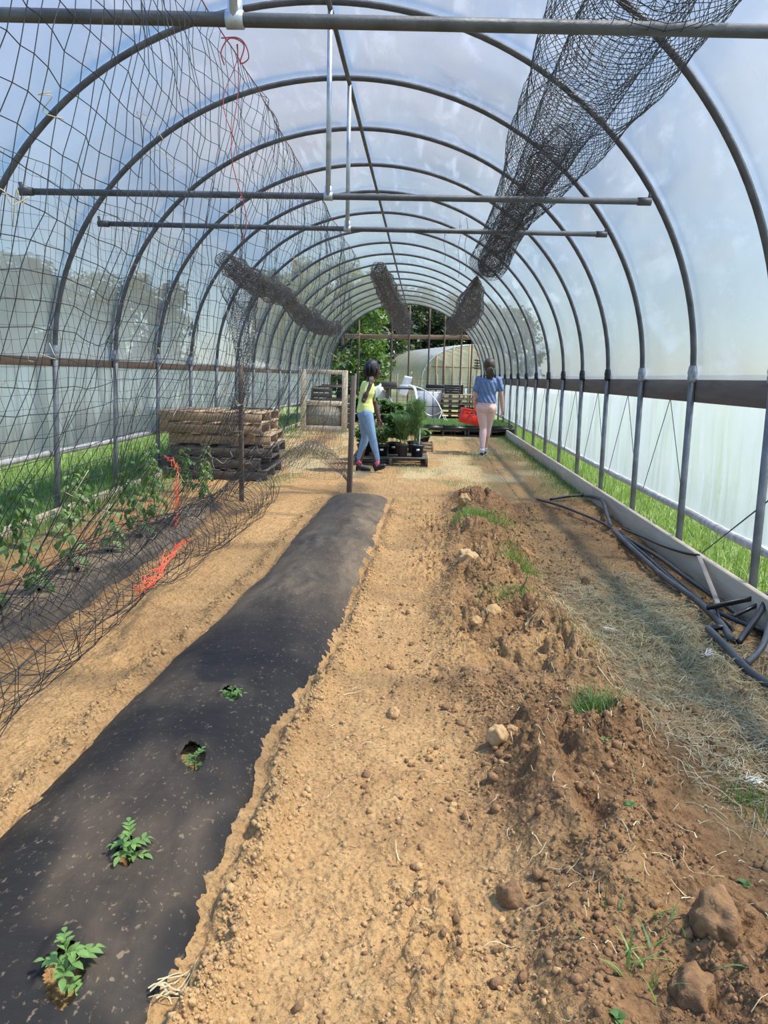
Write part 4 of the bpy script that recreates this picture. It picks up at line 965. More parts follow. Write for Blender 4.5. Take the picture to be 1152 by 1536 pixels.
for k in range(3):
    g = G(); box(g, (0, 0, .012), (.62, .09, .022), None, .003); o = obj('board', g, (M['palletdark'], M['palletwood'], M['palletdark'])[k]); o.location = (-2.15+.07*k, 17.5, zd+.905+.024*k); o.rotation_euler = (0, 0, .1*k-.1)
    tag(o, ('lowest board', 'pale middle board', 'topmost dark board')[k]+' lying on the crates behind the door frame', 'board', 'boards on the dark crates')

# ------------------------------------------------------------------ potted plants on the low pallet
pz = hz(-.4, 10.9)
pp = make_pallet('pallet', 'low wooden pallet carrying the potted plants', (-.44, 10.92, pz), .02, True, 1.02, 1.15)
top = pz+.131
def pot(label, x, y, r, h, m, kind, ph, nl, L, tagged, group='potted plants on the pallet', z=None):
    t = thing('potted_plant', label, 'potted plant', (x, y, top if z is None else z), rng.uniform(-.2, .2), group)
    g = G(); lathe(g, [(0, .004), (r*.78, .0), (r*.98, h*.86), (r*1.08, h*.86), (r*1.08, h), (r*.97, h), (r*.93, h*.86), (0, h*.86)], 20); obj('pot', g, m, t, True)
    g = G(); lathe(g, [(r*.93, h*.87), (0, h*.9)], 16); obj('potting_soil', g, M['potsoil'], t, True)
    if tagged: g = G(); box(g, (0, -r*.99, h*.6), (.045, .004, .025)); obj('plant_tag', g, M['white'], t)
    nl = int(nl*1.7); n = {'bush': 9, 'broad': 7, 'fine': 12, 'tall': 4, 'low': 8}[kind]; gs, gl = G(), G(); ml = {'bush': M['leaf'], 'broad': M['leaf'], 'fine': M['leaf_fine'], 'tall': M['leaf_fine'], 'low': M['leaf_pale']}[kind]
    for k in range(n):
        a = 2*PI*k/n+rng.uniform(-.3, .3); sp = {'bush': .16, 'broad': .13, 'fine': .15, 'tall': .05, 'low': .13}[kind]
        tip = np.array([math.cos(a)*sp*rng.uniform(.4, 1.1), math.sin(a)*sp*rng.uniform(.4, 1.1), h+ph*rng.uniform(.75, 1.0)]); q0 = np.array([math.cos(a)*r*.4, math.sin(a)*r*.4, h*.87])
        P = spline([q0, (q0+tip)/2+[0, 0, .05*ph], tip], 5); tube(gs, P, np.linspace(.0035, .0015, len(P)), 5)
        for i in range(nl):
            f = rng.uniform(.15, 1)*(len(P)-1); j = min(int(f), len(P)-2); b = P[j]+(P[j+1]-P[j])*(f-j); az = rng.uniform(0, 2*PI)
            if kind in ('fine', 'tall'):
                for _ in range(5): leaf(gl, b, az+rng.normal(0, .7), rng.uniform(.1, 1.2), L*rng.uniform(.6, 1.1), L*.035, .3, 2, 0)
            else: leaf(gl, b, az, rng.uniform(-.2, .7), L*rng.uniform(.6, 1.1), L*(.30 if kind != 'bush' else .16), 1.0, 3)
    obj('stems', gs, M['stem'], t, True); obj('foliage', gl, ml, t, True)
    if kind == 'tall': g = G(); tube(g, [(.02, -.02, h*.5), (.03, -.03, h+.22)], .008, 8); obj('pale_stake', g, M['white'], t, True)
    return t
pot('black pot of bushy green herb left on the pallet, white tag', -.80, 10.52, .095, .15, M['blackplastic'], 'bush', .27, 26, .10, True)
pot('black pot of green herb behind the walking legs, white tag', -.56, 10.50, .10, .15, M['blackplastic'], 'bush', .27, 30, .10, True)
pot('grey pot with feathery grey-green plant in the pallet centre', -.27, 10.48, .078, .17, M['greypot'], 'fine', .38, 26, .11, False)
pot('navy pot with tall wispy plant and pale stake on the pallet', -.07, 10.52, .095, .165, M['bluepot'], 'tall', .62, 26, .12, True)
pot('pot of glossy broad leaved pepper behind the feathery plant', -.40, 10.85, .10, .16, M['blackplastic'], 'broad', .44, 30, .12, True)
pot('pot of bushy herb at the back left of the pallet', -.76, 11.05, .10, .15, M['blackplastic'], 'bush', .30, 26, .11, False)
pot('pot of tall feathery herb at the back right of the pallet', -.12, 11.1, .10, .16, M['greypot'], 'fine', .55, 30, .13, False)
cb = crate('wooden_crate', 'small slatted wooden crate at the right rear of the pots', (.0, 11.33, top), .05, (.30, .26, .14), M['palletwood'], 'crate', None, 3)
pot('low pale leaved plant sitting on the slatted crate', .0, 11.33, .105, .08, M['blackplastic'], 'low', .10, 26, .075, False, None, top+.142)

# ------------------------------------------------------------------ seedling trays on low pallets
def tray(label, loc, rz, mleaf):
    t = thing('seedling_tray', label, 'tray', loc, rz, 'seedling trays'); w, d, h = .50, .27, .06
    g = G(); box(g, (0, -d/2, h/2), (w, .006, h)); box(g, (0, d/2, h/2), (w, .006, h)); box(g, (-w/2, 0, h/2), (.006, d, h)); box(g, (w/2, 0, h/2), (.006, d, h)); box(g, (0, 0, .004), (w, d, .006))
    for k in range(1, 10): box(g, (-w/2+k*w/10, 0, h*.5), (.004, d, h*.9))
    for k in range(1, 5): box(g, (0, -d/2+k*d/5, h*.5), (w, .004, h*.9))
    obj('cell_tray', g, M['blackplastic'], t); g = G(); box(g, (0, 0, h*.42), (w-.01, d-.01, h*.7)); obj('potting_soil', g, M['potsoil'], t)
    g = G()
    for i in range(10):
        for j in range(5):
            x, y = -w/2+(i+.5)*w/10, -d/2+(j+.5)*d/5; hh = rng.uniform(.03, .06); strands(g, [(x, y, h*.7)], [(x, y, h+hh)], .0015)
            for k in range(5): leaf(g, (x, y, h+hh*rng.uniform(.5, 1)), k*2.4+rng.random(), rng.uniform(.0, .6), rng.uniform(.035, .06), .013, .7, 2)
    obj('seedlings', g, mleaf, t, True); return t
ta = tray('seedling tray', (0, 0, 0), 0, M['leaf']); first = True
bz = hz(.7, 16.6)
for p, (y0, lab) in enumerate(((16.75, 'front'), (18.1, 'rear'))):
    for q, x0_ in enumerate((.42, 1.42)):
        nm = f"low dark pallet under the {lab} {('left', 'right')[q]} seedling trays"
        make_pallet('pallet', nm, (x0_, y0, hz(x0_, y0)-.004), 0, True, .98, 1.1, 'pallets under the seedling trays')
        for c in range(2):
            for r_ in range(4):
                loc = (x0_-.25+.51*c-.005, y0-.43+.285*r_, hz(x0_, y0)+.128)
                lb = f"seedling tray on the {lab} {('left', 'right')[q]} low pallet, {('first', 'second', 'third', 'fourth')[r_]} row, {('left', 'right')[c]} side"
                if first: ta.location = loc; ta['label'] = lb; first = False
                else: dup(ta, loc, 0, lb)

# ------------------------------------------------------------------ clutter before the far end
fz = hz(.9, 20.6)
fp = make_pallet('pallet', 'bottom pallet of the far stack behind the trays', (1.0, 20.8, fz), .05, True, 1.15, 1.1, 'far pallet stack')
fq = make_pallet('pallet', 'pale pallet topmost in the far stack', (1.05, 20.8, fz), -.04, False, 1.15, 1.1, 'far pallet stack')
for k in range(1, 5):
    dup(fp if k % 2 else fq, (1.0+.05*math.sin(k*3), 20.8, fz+.1285*k), .05*math.cos(k*2), f"{('', 'second', 'third', 'fourth', 'fifth', 'sixth')[k]} pallet from the ground in the far stack behind the trays")
fq.location = (1.06, 20.78, fz+.1285*5)
crate('black_crate', 'black plastic crate on the far pallet stack', (.78, 20.8, fz+.1285*6), .05, (.46, .32, .24), M['blackplastic'], 'crate', None, 4)
# white tote panel in front of a dark trestle
t = thing('plastic_tank', 'white plastic tank in a tube cage standing beside the far pallet stack', 'tank', (.12, 20.9, fz), -.03)
g = G(); box(g, (0, .25, .42), (.72, .55, .80), None, .03); obj('tank', g, M['white'], t)
g = G()
for x in (-.36, -.12, .12, .36): strands(g, [(x, -.04, .02)], [(x, -.04, .83)], .009)
for z in (.04, .42, .82): strands(g, [(-.37, -.045, z)], [(.37, -.045, z)], .009)
obj('tube_cage', g, M['steel'], t)
t = thing('work_table', 'long dark trestle table beyond the white panel', 'table', (-.15, 22.2, hz(-.15, 22.2)))
g = G(); box(g, (0, 0, .88), (2.0, .7, .05), None, .005); obj('tabletop', g, M['palletdark'], t)
for x in (-.9, .9):
    for y in (-.28, .28): g = G(); box(g, (x, y, .43), (.07, .07, .86), None, .004); obj('leg', g, M['palletdark_y'], t)
for k, (x, sz, c, lab) in enumerate(((-.85, (.42, .3, .14), 'palletdark', 'dark box at the left end of the trestle table'), (-.38, (.34, .25, .07), 'white', 'flat white tray on the trestle table'), (.45, (.5, .3, .10), 'blackplastic', 'low black box on the trestle table'))):
    g = G(); w, d, h = sz
    for cc_, s_ in (((0, -d/2, h/2), (w, .012, h)), ((0, d/2, h/2), (w, .012, h)), ((-w/2, 0, h/2), (.012, d, h)), ((w/2, 0, h/2), (.012, d, h)), ((0, 0, .006), (w, d, .01))): box(g, cc_, s_, None, .002)
    o = obj('storage_box', g, M[c]); o.location = (-.15+x, 22.15, hz(-.15, 22.2)+.905); tag(o, lab, 'box', 'boxes on the trestle table')
# white hanging sheet, bucket, tarp, dark plants on the left
g = G(); X, Z = np.meshgrid(np.linspace(0, .26, 8), np.linspace(0, .62, 12), indexing='ij'); fold = .006*np.sin(X*30+Z*4); V = np.stack([X-.25*(1-Z/.62)*.3, fold, Z], -1)
g.add(V, grid_faces(8, 12)); o = obj('plastic_sheet', g, M['white'], None, True); md_ = o.modifiers.new('t', 'SOLIDIFY'); md_.thickness = .006; o.location = (-.74, YE-.075, .62); o.rotation_euler.y = .15; tag(o, 'torn white plastic sheet hanging by a far upright post', 'sheet')
o = obj('white_bucket', lathe(G(), [(0, .005), (.095, 0), (.115, .20), (.12, .20), (.12, .215), (.108, .215), (.09, .012), (0, .012)], 20), M['white'], None, True); o.location = (-.72, 17.9, hz(-.7, 17.9)); tag(o, 'white bucket on the ground behind the potted plants', 'bucket')
g = G(); n = 26; X, Y = np.meshgrid(np.linspace(-.7, .7, n), np.linspace(-.5, .5, n), indexing='ij'); Z = .42*np.exp(-(X/.45)**2-(Y/.35)**2)*(1+.8*fbm(X*5, Y*5, 3, 800))+.03*fbm(X*14, Y*14, 2, 801)
g.add(np.stack([X, Y, Z.clip(-.02, 1)+.55*np.exp(-(X/.6)**4-(Y/.42)**4)], -1), grid_faces(n, n)); M['tarp'] = plain('cream_tarp', (.62, .60, .48), .6, 0, .12, 5); o = obj('tarp', g, M['tarp'], None, True); o.modifiers.new('t', 'SOLIDIFY').thickness = .01; o.location = (-1.42, 22.6, hz(-1.4, 22.6)); tag(o, 'cream tarp heaped over something left of the table', 'tarp')
for k, (x, y, h, lab) in enumerate(((-1.75, 20.2, .42, 'dark potted plant farthest left before the tarp'), (-1.35, 20.0, .45, 'dark potted plant second from left before the tarp'), (-1.0, 20.3, .40, 'dark potted plant third from left, near the table'), (-.68, 20.1, .32, 'dark potted plant nearest the white panel'), (-.45, 18.6, .20, 'light green potted plant behind the white bucket'), (-.1, 18.3, .18, 'light green potted plant in front of the white panel'))):
    pot(lab, x, y, .13, .2, M['blackplastic'], 'broad' if k < 4 else 'bush', h, 34, .16, False, 'potted plants before the table', hz(x, y))
# white ribbon
P = [at(613, 578, 19.4), at(622, 583, 19.3), at(626, 600, 19.2), at(633, 614, 19.1), at(645, 623, 19.0), at(655, 621, 19.0), at(663, 617, 19.0)]
P2 = [at(663, 617, 19.0), at(655, 602, 19.15), at(644, 590, 19.25), at(632, 583, 19.35), at(616, 578, 19.42)]
def ribbon(g, P, w):
    P = spline(P, 8); T = np.gradient(P, axis=0); T /= np.linalg.norm(T, axis=1)[:, None]; N = np.cross(T, [0, 1.0, 0]); N /= np.linalg.norm(N, axis=1)[:, None]; a = np.linspace(0, 2.2, len(P))[:, None]; N = N*np.cos(a)+np.array([0, 1.0, 0])*np.sin(a)
    g.add(np.concatenate([P-N*w, P+N*w]), [(i, i+1, len(P)+i+1, len(P)+i) for i in range(len(P)-1)])
t = thing('plastic_ribbon', 'loop of white plastic ribbon hanging before the far table', 'ribbon'); g = G(); ribbon(g, P, .035); o = obj('wide_band', g, M['white'], t, True); o.modifiers.new('t', 'SOLIDIFY').thickness = .003
g = G(); tube(g, spline(P2, 6), .012, 6); tube(g, spline([P2[0], at(658, 630, 18.9), at(654, 641, 18.8)], 5), .014, 6); obj('narrow_band', g, M['white'], t, True)
g = G()
for a, b in (((663, 617), (684, 654)), ((661, 617), (679, 654))): tube(g, [at(*a, 19.0), (at(*a, 19.0)+gp(*b))/2, gp(*b)], .006, 5)
tag(obj('guy_string', g, M['string']), 'pair of pale strings running down from the white ribbon', 'string')
t = thing('wire_fence', 'wire mesh fence across the far end opening', 'fence', (0, YE+.9, 0))
for x in (-2.2, -.9, .4, 1.6): g = G(); tube(g, [(x, 0, -.1), (x, 0, 1.3)], .02, 8); obj('post', g, M['steel_dk'], t, True)
xs_, zs_ = np.arange(-2.2, 1.61, .15), np.arange(.3, 1.26, .12); g = G(); strands(g, [(x, 0, .3) for x in xs_], [(x, 0, 1.26) for x in xs_], .004); strands(g, [(-2.2, 0, z) for z in zs_], [(1.6, 0, z) for z in zs_], .004); obj('wire_mesh', g, M['steel_dk'], t)

# ------------------------------------------------------------------ second hoop house beyond
def hoop_house():
    base = np.array([2.0, 33.0, 0]); az = math.atan2(-2.3, 8.5)      # axis runs back to the left
    t = thing('hoop_house', 'second hoop house with yellowed film, beyond the open end', 'greenhouse', tuple(base), -az*1.0)
    a, b, z0, Ln = 2.25, 1.55, 1.05, 10.0
    def prof(n, o=0): 
        th = np.linspace(0, PI, n); q = [(-a-o, 0, 0)]+[(-(a+o)*math.cos(x), 0, z0+(b+o)*math.sin(x)) for x in th]+[(a+o, 0, 0)]; return np.array(q)
    pr = prof(40); yy = np.linspace(0, Ln, 30); V = pr[:, None]+np.stack([0*yy, yy, 0*yy], 1)[None]; V[..., 2] += .01*np.sin(V[..., 1]*5.1)
    g = G().add(V, grid_faces(len(pr), 30)); obj('cover', g, M['hoop2film'], t, True)
    n = 40; P = prof(n); X = P[1:-1, 0]; g = G(); k = np.arange(len(X)); Vt = np.concatenate([P[1:-1], np.stack([X, 0*X, 0*X], 1)]); g.add(Vt, np.stack([k[:-1], k[1:], k[1:]+len(X), k[:-1]+len(X)], 1)); obj('end_wall', g, M['hoop2film'], t)
    for y in np.linspace(0, Ln, 8): g = G(); tube(g, prof(30, -.03)+[0, y, 0], .025, 8, False); obj('hoop', g, M['steel_lt'], t, True)
    for x in np.linspace(-1.95, 1.95, 12):
        h = z0+b*math.sqrt(max(0, 1-(x/a)**2)); g = G(); box(g, (x, -.035, h/2), (.045, .05, h)); obj('stud', g, M['beamwood'], t)
    for z in (.85, 1.65): g = G(); box(g, (0, -.03, z), (3.6, .04, .06)); obj('rail', g, M['beamwood'], t)
    g = G()
    for k in range(4): box(g, (.25, -.07, 1.62+.11*k), (.42, .03, .045), rotx(.5))
    obj('louvre_vent', g, M['blackplastic'], t)
    for x, z, h in ((-.55, .62, 1.0), (-.25, .5, .6)):
        g = G(); box(g, (x, -.03, z), (.10, .02, h)); obj('white_strip', g, M['white'], t)
hoop_house()

# ------------------------------------------------------------------ trees
def tree_meshes(seed, h, w, n, leaf_s):
    r = np.random.default_rng(seed); g = G(); P = np.array([(0, 0, -.2), (.1, 0, h*.3), (-.05, .1, h*.6), (0, 0, h*.9)]); tube(g, spline(P, 5), np.linspace(.22, .04, 16), 8)
    for k in range(9):
        z = h*(.25+.07*k); a = k*2.4; tube(g, spline([(0, 0, z), (math.cos(a)*w*.4, math.sin(a)*w*.4, z+.5), (math.cos(a)*w*.75, math.sin(a)*w*.75, z+.6)], 4), np.linspace(.07, .015, 9), 5)
    tr = g.mesh('trunk'); m = 60; cz = h*(.10+.85*r.random(m)); rad = w*np.sqrt(np.clip(1-((cz/h-.42)/.62)**2, .05, 1))*(.55+.5*r.random(m)); ang = r.uniform(0, 2*PI, m); C = np.stack([rad*np.cos(ang)*.8, rad*np.sin(ang)*.8, cz], 1)
    c = C[r.integers(0, m, n)]; d = r.normal(size=(n, 3)); d /= np.linalg.norm(d, axis=1)[:, None]; p = c+d*(.35+.65*r.random(n)[:, None]**.5)*np.array([.9, .9, .7])*w*.30
    nrm = d*.6+r.normal(size=(n, 3))*.5+[0, 0, .5]; nrm /= np.linalg.norm(nrm, axis=1)[:, None]; u = np.cross(nrm, r.normal(size=(n, 3))); u /= np.linalg.norm(u, axis=1)[:, None]; v = np.cross(nrm, u); s = (leaf_s*r.uniform(.6, 1.3, n))[:, None]
    Q = np.stack([p-u*s, p-v*s*.5+nrm*s*.15, p+u*s, p+v*s*.5+nrm*s*.15], 1); g = G().add(Q.reshape(-1, 3), np.arange(n*4).reshape(n, 4)); return tr, g.mesh('crown')
KT = [tree_meshes(1, 9.5, 3.0, 9000, .17), tree_meshes(2, 12, 3.4, 9000, .20), tree_meshes(3, 6.0, 2.4, 7000, .13)]
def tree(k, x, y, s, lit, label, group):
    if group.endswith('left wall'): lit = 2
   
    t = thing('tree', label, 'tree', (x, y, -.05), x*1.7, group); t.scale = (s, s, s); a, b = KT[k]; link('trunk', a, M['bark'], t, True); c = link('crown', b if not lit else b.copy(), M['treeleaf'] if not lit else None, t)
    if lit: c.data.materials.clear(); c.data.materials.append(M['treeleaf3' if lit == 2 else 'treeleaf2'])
W2 = ['first', 'second', 'third', 'fourth', 'fifth', 'sixth', 'seventh', 'eighth', 'ninth', 'tenth', 'eleventh', 'twelfth']
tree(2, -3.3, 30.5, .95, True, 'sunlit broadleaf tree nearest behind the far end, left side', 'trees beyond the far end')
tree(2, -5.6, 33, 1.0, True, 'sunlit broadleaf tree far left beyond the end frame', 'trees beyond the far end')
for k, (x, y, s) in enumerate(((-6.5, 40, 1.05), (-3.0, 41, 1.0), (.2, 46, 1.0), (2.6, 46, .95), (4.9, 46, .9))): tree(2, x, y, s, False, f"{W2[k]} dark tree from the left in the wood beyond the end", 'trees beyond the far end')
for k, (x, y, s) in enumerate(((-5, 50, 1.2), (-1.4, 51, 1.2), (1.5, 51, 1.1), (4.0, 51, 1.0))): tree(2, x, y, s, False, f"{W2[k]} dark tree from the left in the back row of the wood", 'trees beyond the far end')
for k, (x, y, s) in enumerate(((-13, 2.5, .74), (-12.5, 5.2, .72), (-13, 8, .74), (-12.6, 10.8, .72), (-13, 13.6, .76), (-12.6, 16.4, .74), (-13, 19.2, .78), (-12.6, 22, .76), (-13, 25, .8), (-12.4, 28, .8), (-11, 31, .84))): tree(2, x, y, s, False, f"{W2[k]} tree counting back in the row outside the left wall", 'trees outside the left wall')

# ------------------------------------------------------------------ people
def skin_mat(name, col): return plain(name, col, .5, 0, .06, 14, .05, 120, spec=.35)
M['skin_dark'] = skin_mat('dark_skin', (.085, .042, .026)); M['skin_light'] = skin_mat('light_skin', (.60, .36, .26))
def cloth(name, col, var=.06): return plain(name, col, .85, 0, var, 18, .25, 26, spec=.2)
M['yellow'] = cloth('yellow_cotton', (.72, .76, .26)); M['print'] = cloth('faded_print', (.62, .62, .50), .4); M['denim'] = cloth('light_blue_jeggings', (.22, .34, .47), .10)
M['bluetee'] = cloth('heather_blue_cotton', (.15, .21, .35), .10); M['pink'] = cloth('pale_pink_leggings', (.72, .49, .44), .04)
M['shoe'] = plain('black_shoe', (.014, .014, .016), .5, 0, .2, 20); M['sole'] = plain('white_sole', (.75, .72, .68), .6, 0, .1, 20); M['sock'] = cloth('pink_sock', (.55, .12, .16)); M['sockw'] = cloth('white_sock', (.75, .72, .72))
M['hair_black'] = plain('black_hair', (.012, .009, .008), .5, 0, .3, 30, .5, 90, (1, 1, .2)); M['hair_brown'] = plain('brown_hair', (.055, .030, .017), .5, 0, .4, 24, .5, 90, (1, 1, .2))
M['eye'] = plain('eye_white', (.7, .68, .64), .3, 0, .02, 5); M['iris'] = plain('dark_iris', (.02, .012, .01), .2, 0, .02, 5); M['lip'] = plain('lip', (.16, .06, .05), .45, 0, .05, 20)

def limb(g, P, R, n=14):
    P = np.asarray(P, float); tube(g, P, R, n)
    for p, r in zip(P, R): sphere(g, p, r*.995, n, 8)
def loft(g, C, RX, RY, f, s, n=20):
    """closed body of oval sections; f forward axis, s side axis"""
    C = np.asarray(C, float); a = np.arange(n)*2*PI/n
    rings = [c+np.cos(a)[:, None]*rx*f+np.sin(a)[:, None]*ry*s for c, rx, ry in zip(C, RX, RY)]; m = len(C)
    k = np.arange(n); k2 = (k+1) % n; v = np.concatenate(rings+[C[:1], C[-1:]])
    q = np.concatenate([np.stack([i*n+k, i*n+k2, (i+1)*n+k2, (i+1)*n+k], 1) for i in range(m-1)])
    t = np.concatenate([np.stack([k2, k, np.full(n, m*n)], 1), np.stack([(m-1)*n+k, (m-1)*n+k2, np.full(n, m*n+1)], 1)])
    return g.add(v, q, t)
def fuse(name, g, m, parent, vox, sm=6):
    """one continuous skin over overlapping volumes"""
    o = bpy.data.objects.new(name, g.mesh(name)); COL.objects.link(o)
    r = o.modifiers.new('r', 'REMESH'); r.mode = 'VOXEL'; r.voxel_size = vox
    s = o.modifiers.new('s', 'SMOOTH'); s.factor = .5; s.iterations = sm
    dg = bpy.context.evaluated_depsgraph_get(); me = bpy.data.meshes.new_from_object(o.evaluated_get(dg)); bpy.data.objects.remove(o)
    return link(name, me, m, parent, True)
def hand(g, w, d, palm_n, L, curl, thumb_side):
    """palm and five bent fingers; d along the hand, palm_n out of the palm, thumb_side across"""
    d, pn, ts = (np.asarray(a, float)/np.linalg.norm(a) for a in (d, palm_n, thumb_side))
    w = np.asarray(w, float); k = L/.16
    for e in np.linspace(-1, 1, 5): limb(g, [w+ts*.010*e*k, w+d*.075*k+ts*.028*e*k], [.012*k, .0105*k], 8)
    for i, (off, ln) in enumerate(((.029, .062), (.010, .072), (-.010, .066), (-.028, .052))):
        p = w+d*.078*k+ts*off*k; q = [p]; a = .25*curl
        for seg in (.45, .32, .23): q.append(q[-1]+ln*seg*k*(d*math.cos(a)+pn*math.sin(a))); a += .75*curl
        limb(g, q, [.0088*k, .0082*k, .0075*k, .006*k], 8)
    q = [w+d*.022*k+ts*.022*k, w+d*.045*k+ts*.045*k+pn*.012*k*curl, w+d*.070*k+ts*.050*k+pn*.025*k*curl, w+d*.088*k+ts*.044*k+pn*.034*k*curl]
    limb(g, q, [.0115*k, .0105*k, .0085*k, .0065*k], 8)
def head(g, c, f, s, u, k=1.0):
    """skull, jaw, nose, ears as volumes; f faces forward"""
    Mx = np.stack([f, s, u], 1)
    sphere(g, c+u*.028*k-f*.008*k, np.array([.090, .072, .088])*k, 20, 14, Mx)
    sphere(g, c-u*.042*k+f*.020*k, np.array([.062, .054, .060])*k, 16, 10, Mx)
    sphere(g, c-u*.082*k+f*.052*k, np.array([.022, .024, .020])*k, 10, 8, Mx)
    sphere(g, c-u*.006*k+f*.068*k, np.array([.018, .042, .022])*k, 12, 8, Mx)
    limb(g, [c+u*.004*k+f*.080*k, c-u*.026*k+f*.098*k], [.008*k, .012*k], 8)
    for e in (-1, 1): sphere(g, c-u*.028*k+f*.088*k+s*.011*k*e, .009*k, 8, 6); sphere(g, c-u*.020*k+f*.060*k+s*.034*k*e, np.array([.022, .02, .022])*k, 10, 8, Mx)
    sphere(g, c-u*.056*k+f*.076*k, np.array([.012, .022, .011])*k, 10, 8, Mx)
    for e in (-1, 1): sphere(g, c-u*.008*k-f*.004*k+s*.072*k*e, np.array([.020, .008, .030])*k, 10, 8, Mx)
def face(parent, c, f, s, u, k, brow):
    Mx = np.stack([f, s, u], 1)
    for e in (-1, 1):
        p = c+u*.004*k+f*.079*k+s*.030*k*e; g = G(); sphere(g, p, np.array([.008, .013, .0085])*k, 12, 8, Mx); o = obj('eye', g, M['eye'], parent, True)
        g = G(); sphere(g, p+f*.0055*k, np.array([.004, .0062, .0066])*k, 10, 8, Mx); obj('iris', g, M['iris'], o, True)
        g = G(); tube(g, [p+u*.016*k-s*.016*k+f*.002, p+u*.020*k+f*.005, p+u*.016*k+s*.016*k], .003*k, 6); obj('eyebrow', g, brow, parent, True)
    for dz, r in ((.0035, .0045), (-.005, .0055)): 
        g = G(); tube(g, [c-u*(.056-dz)*k+f*.080*k-s*.020*k, c-u*(.055-dz)*k+f*.0895*k, c-u*(.056-dz)*k+f*.080*k+s*.020*k], np.array([.002, r, .002])*k, 8); obj('lip', g, M['lip'], parent, True)
def shoe(parent, heel, toe, k, sole, w=.037):
    heel, toe = np.asarray(heel, float), np.asarray(toe, float); d = toe-heel; L = np.linalg.norm(d); d /= L; s = np.cross(d, [0, 0, 1]); s /= np.linalg.norm(s); u = np.cross(s, d)
    g = G(); C = [heel+d*L*t+u*h for t, h in ((.0, .030), (.10, .040), (.28, .046), (.5, .038), (.72, .030), (.9, .026), (1.0, .022))]
    loft(g, C, [.020, .036, .042, .032, .024, .020, .010], [.018, .030, .033, .036, .040, .034, .012], u, s, 16); limb(g, [heel+d*L*.24+u*.04, heel+d*L*.20+u*.075], [.033, .034], 12)
    o = fuse('shoe', g, M['shoe'], parent, .004, 4)
    g = G(); C = [heel+d*L*t+u*.008 for t in (-.01, .08, .3, .5, .72, .92, 1.02)]; loft(g, C, [.004, .010, .010, .010, .010, .010, .004], [.012, .031, .034, .035, .042, .034, .010], u, s, 16); obj('sole', g, sole, o, True)
    g = G()
    for t in (.34, .42, .50): p = heel+d*L*t+u*(.085-.05*t+.012); tube(g, [p-s*.022-u*.006, p+u*.003, p+s*.022-u*.006], .003, 5)
    obj('laces', g, M['white'] if sole is M['shoe'] else M['shoe'], o, True); return o
A3 = np.array

# --- girl walking to the right, hand at her cheek
z0 = hz(-.7, 9.64); PX, PY = 0.0, 9.64
def V3(x, y, z): return A3([x, PY+y, z+z0])
f = A3([.97, .24, 0.]); f /= np.linalg.norm(f); s = A3([-f[1], f[0], 0]); u = A3([0, 0, 1.])      # s points to her left (away from the camera)
t1 = thing('person', 'girl in yellow shirt and pale blue leggings walking, hand raised to cheek', 'person', (0, 0, 0))
pel = V3(-.725, 0, .745); ch = V3(-.705, 0, 1.00); nk = V3(-.685, 0, 1.135); hc = V3(-.635, .012, 1.262)
rs_, ls_ = ch+u*.070-s*.150, ch+u*.070+s*.150
re, rw = V3(-.735, -.215, .895), V3(-.655, -.185, 1.090)
le, lw = V3(-.610, .19, .845), V3(-.565, .15, .655)
rh, lh = pel-s*.072-u*.02, pel+s*.072-u*.02
rk, ra = V3(-.628, -.06, .445), V3(-.562, -.06, .115); lk, la = V3(-.725, .075, .425), V3(-.795, .075, .105)
hf = A3([.90, .43, -.08]); hf /= np.linalg.norm(hf); hs = np.cross(u, hf); hs /= np.linalg.norm(hs); hu = np.cross(hf, hs)
def torso(g, o=0.0, lo=0):
    C = [pel-u*.06, pel, pel+u*.09, pel+u*.17, ch-u*.02, ch+u*.05, ch+u*.105, nk-u*.01]
    loft(g, C[lo:], A3([.070, .088, .078, .072, .080, .076, .060, .038])[lo:]+o, A3([.10, .120, .100, .096, .108, .118, .10, .042])[lo:]+o, f, s)
def girl1_body():
    g = G(); torso(g); limb(g, [nk-u*.03, hc-u*.05-f*.01], [.040, .038]); head(g, hc, hf, hs, hu, 1.0)
    for a, b, c, pn, ts, d in ((rs_, re, rw, s, f, (A3([.10, .38, 1.0]))), (ls_, le, lw, -s, f, A3([.10, -.05, -1.0]))):
        limb(g, [a, (a+b)/2, b, b+(c-b)*.35, c], [.040, .036, .029, .031, .022]); hand(g, c, d, pn, .135, .9 if pn is s else .35, ts)
    for a, b, c in ((rh, rk, ra), (lh, lk, la)): limb(g, [a, a+(b-a)*.35, b, b+(c-b)*.3, c], [.078, .068, .046, .046, .030])
    for a, tp in ((ra, V3(-.47, -.06, .07)), (la, V3(-.68, .075, .022))): limb(g, [a, a-u*.06, (a-u*.07+tp)/2, tp], [.030, .028, .024, .018])
    return fuse('body', g, M['skin_dark'], t1, .0048, 5)
girl1_body(); face(t1, hc, hf, hs, hu, 1.0, M['hair_black'])
g = G(); torso(g, .014, 2); loft(g, [pel-u*.005, pel+u*.05, pel+u*.1], [.112, .106, .094], [.142, .136, .124], f, s)
for a, b in ((rs_, re), (ls_, le)): limb(g, [a-(b-a)*.05, a+(b-a)*.42], [.050, .051])
o = fuse('shirt', g, M['yellow'], t1, .006, 6)
g = G(); c0 = ch-u*.06+f*.098-s*.01; n = 8; X, Z = np.meshgrid(np.linspace(-.055, .055, n), np.linspace(-.07, .07, n), indexing='ij')
pv = [ch-u*.045+f*(.098*math.sqrt(max(0, 1-(x/.14)**2))+.004)+s*x+u*z for x, z in zip(X.ravel(), Z.ravel())]; g.add(pv, grid_faces(n, n)); q = obj('shirt_print', g, M['print'], t1, True); q.modifiers.new('t', 'SOLIDIFY').thickness = .003
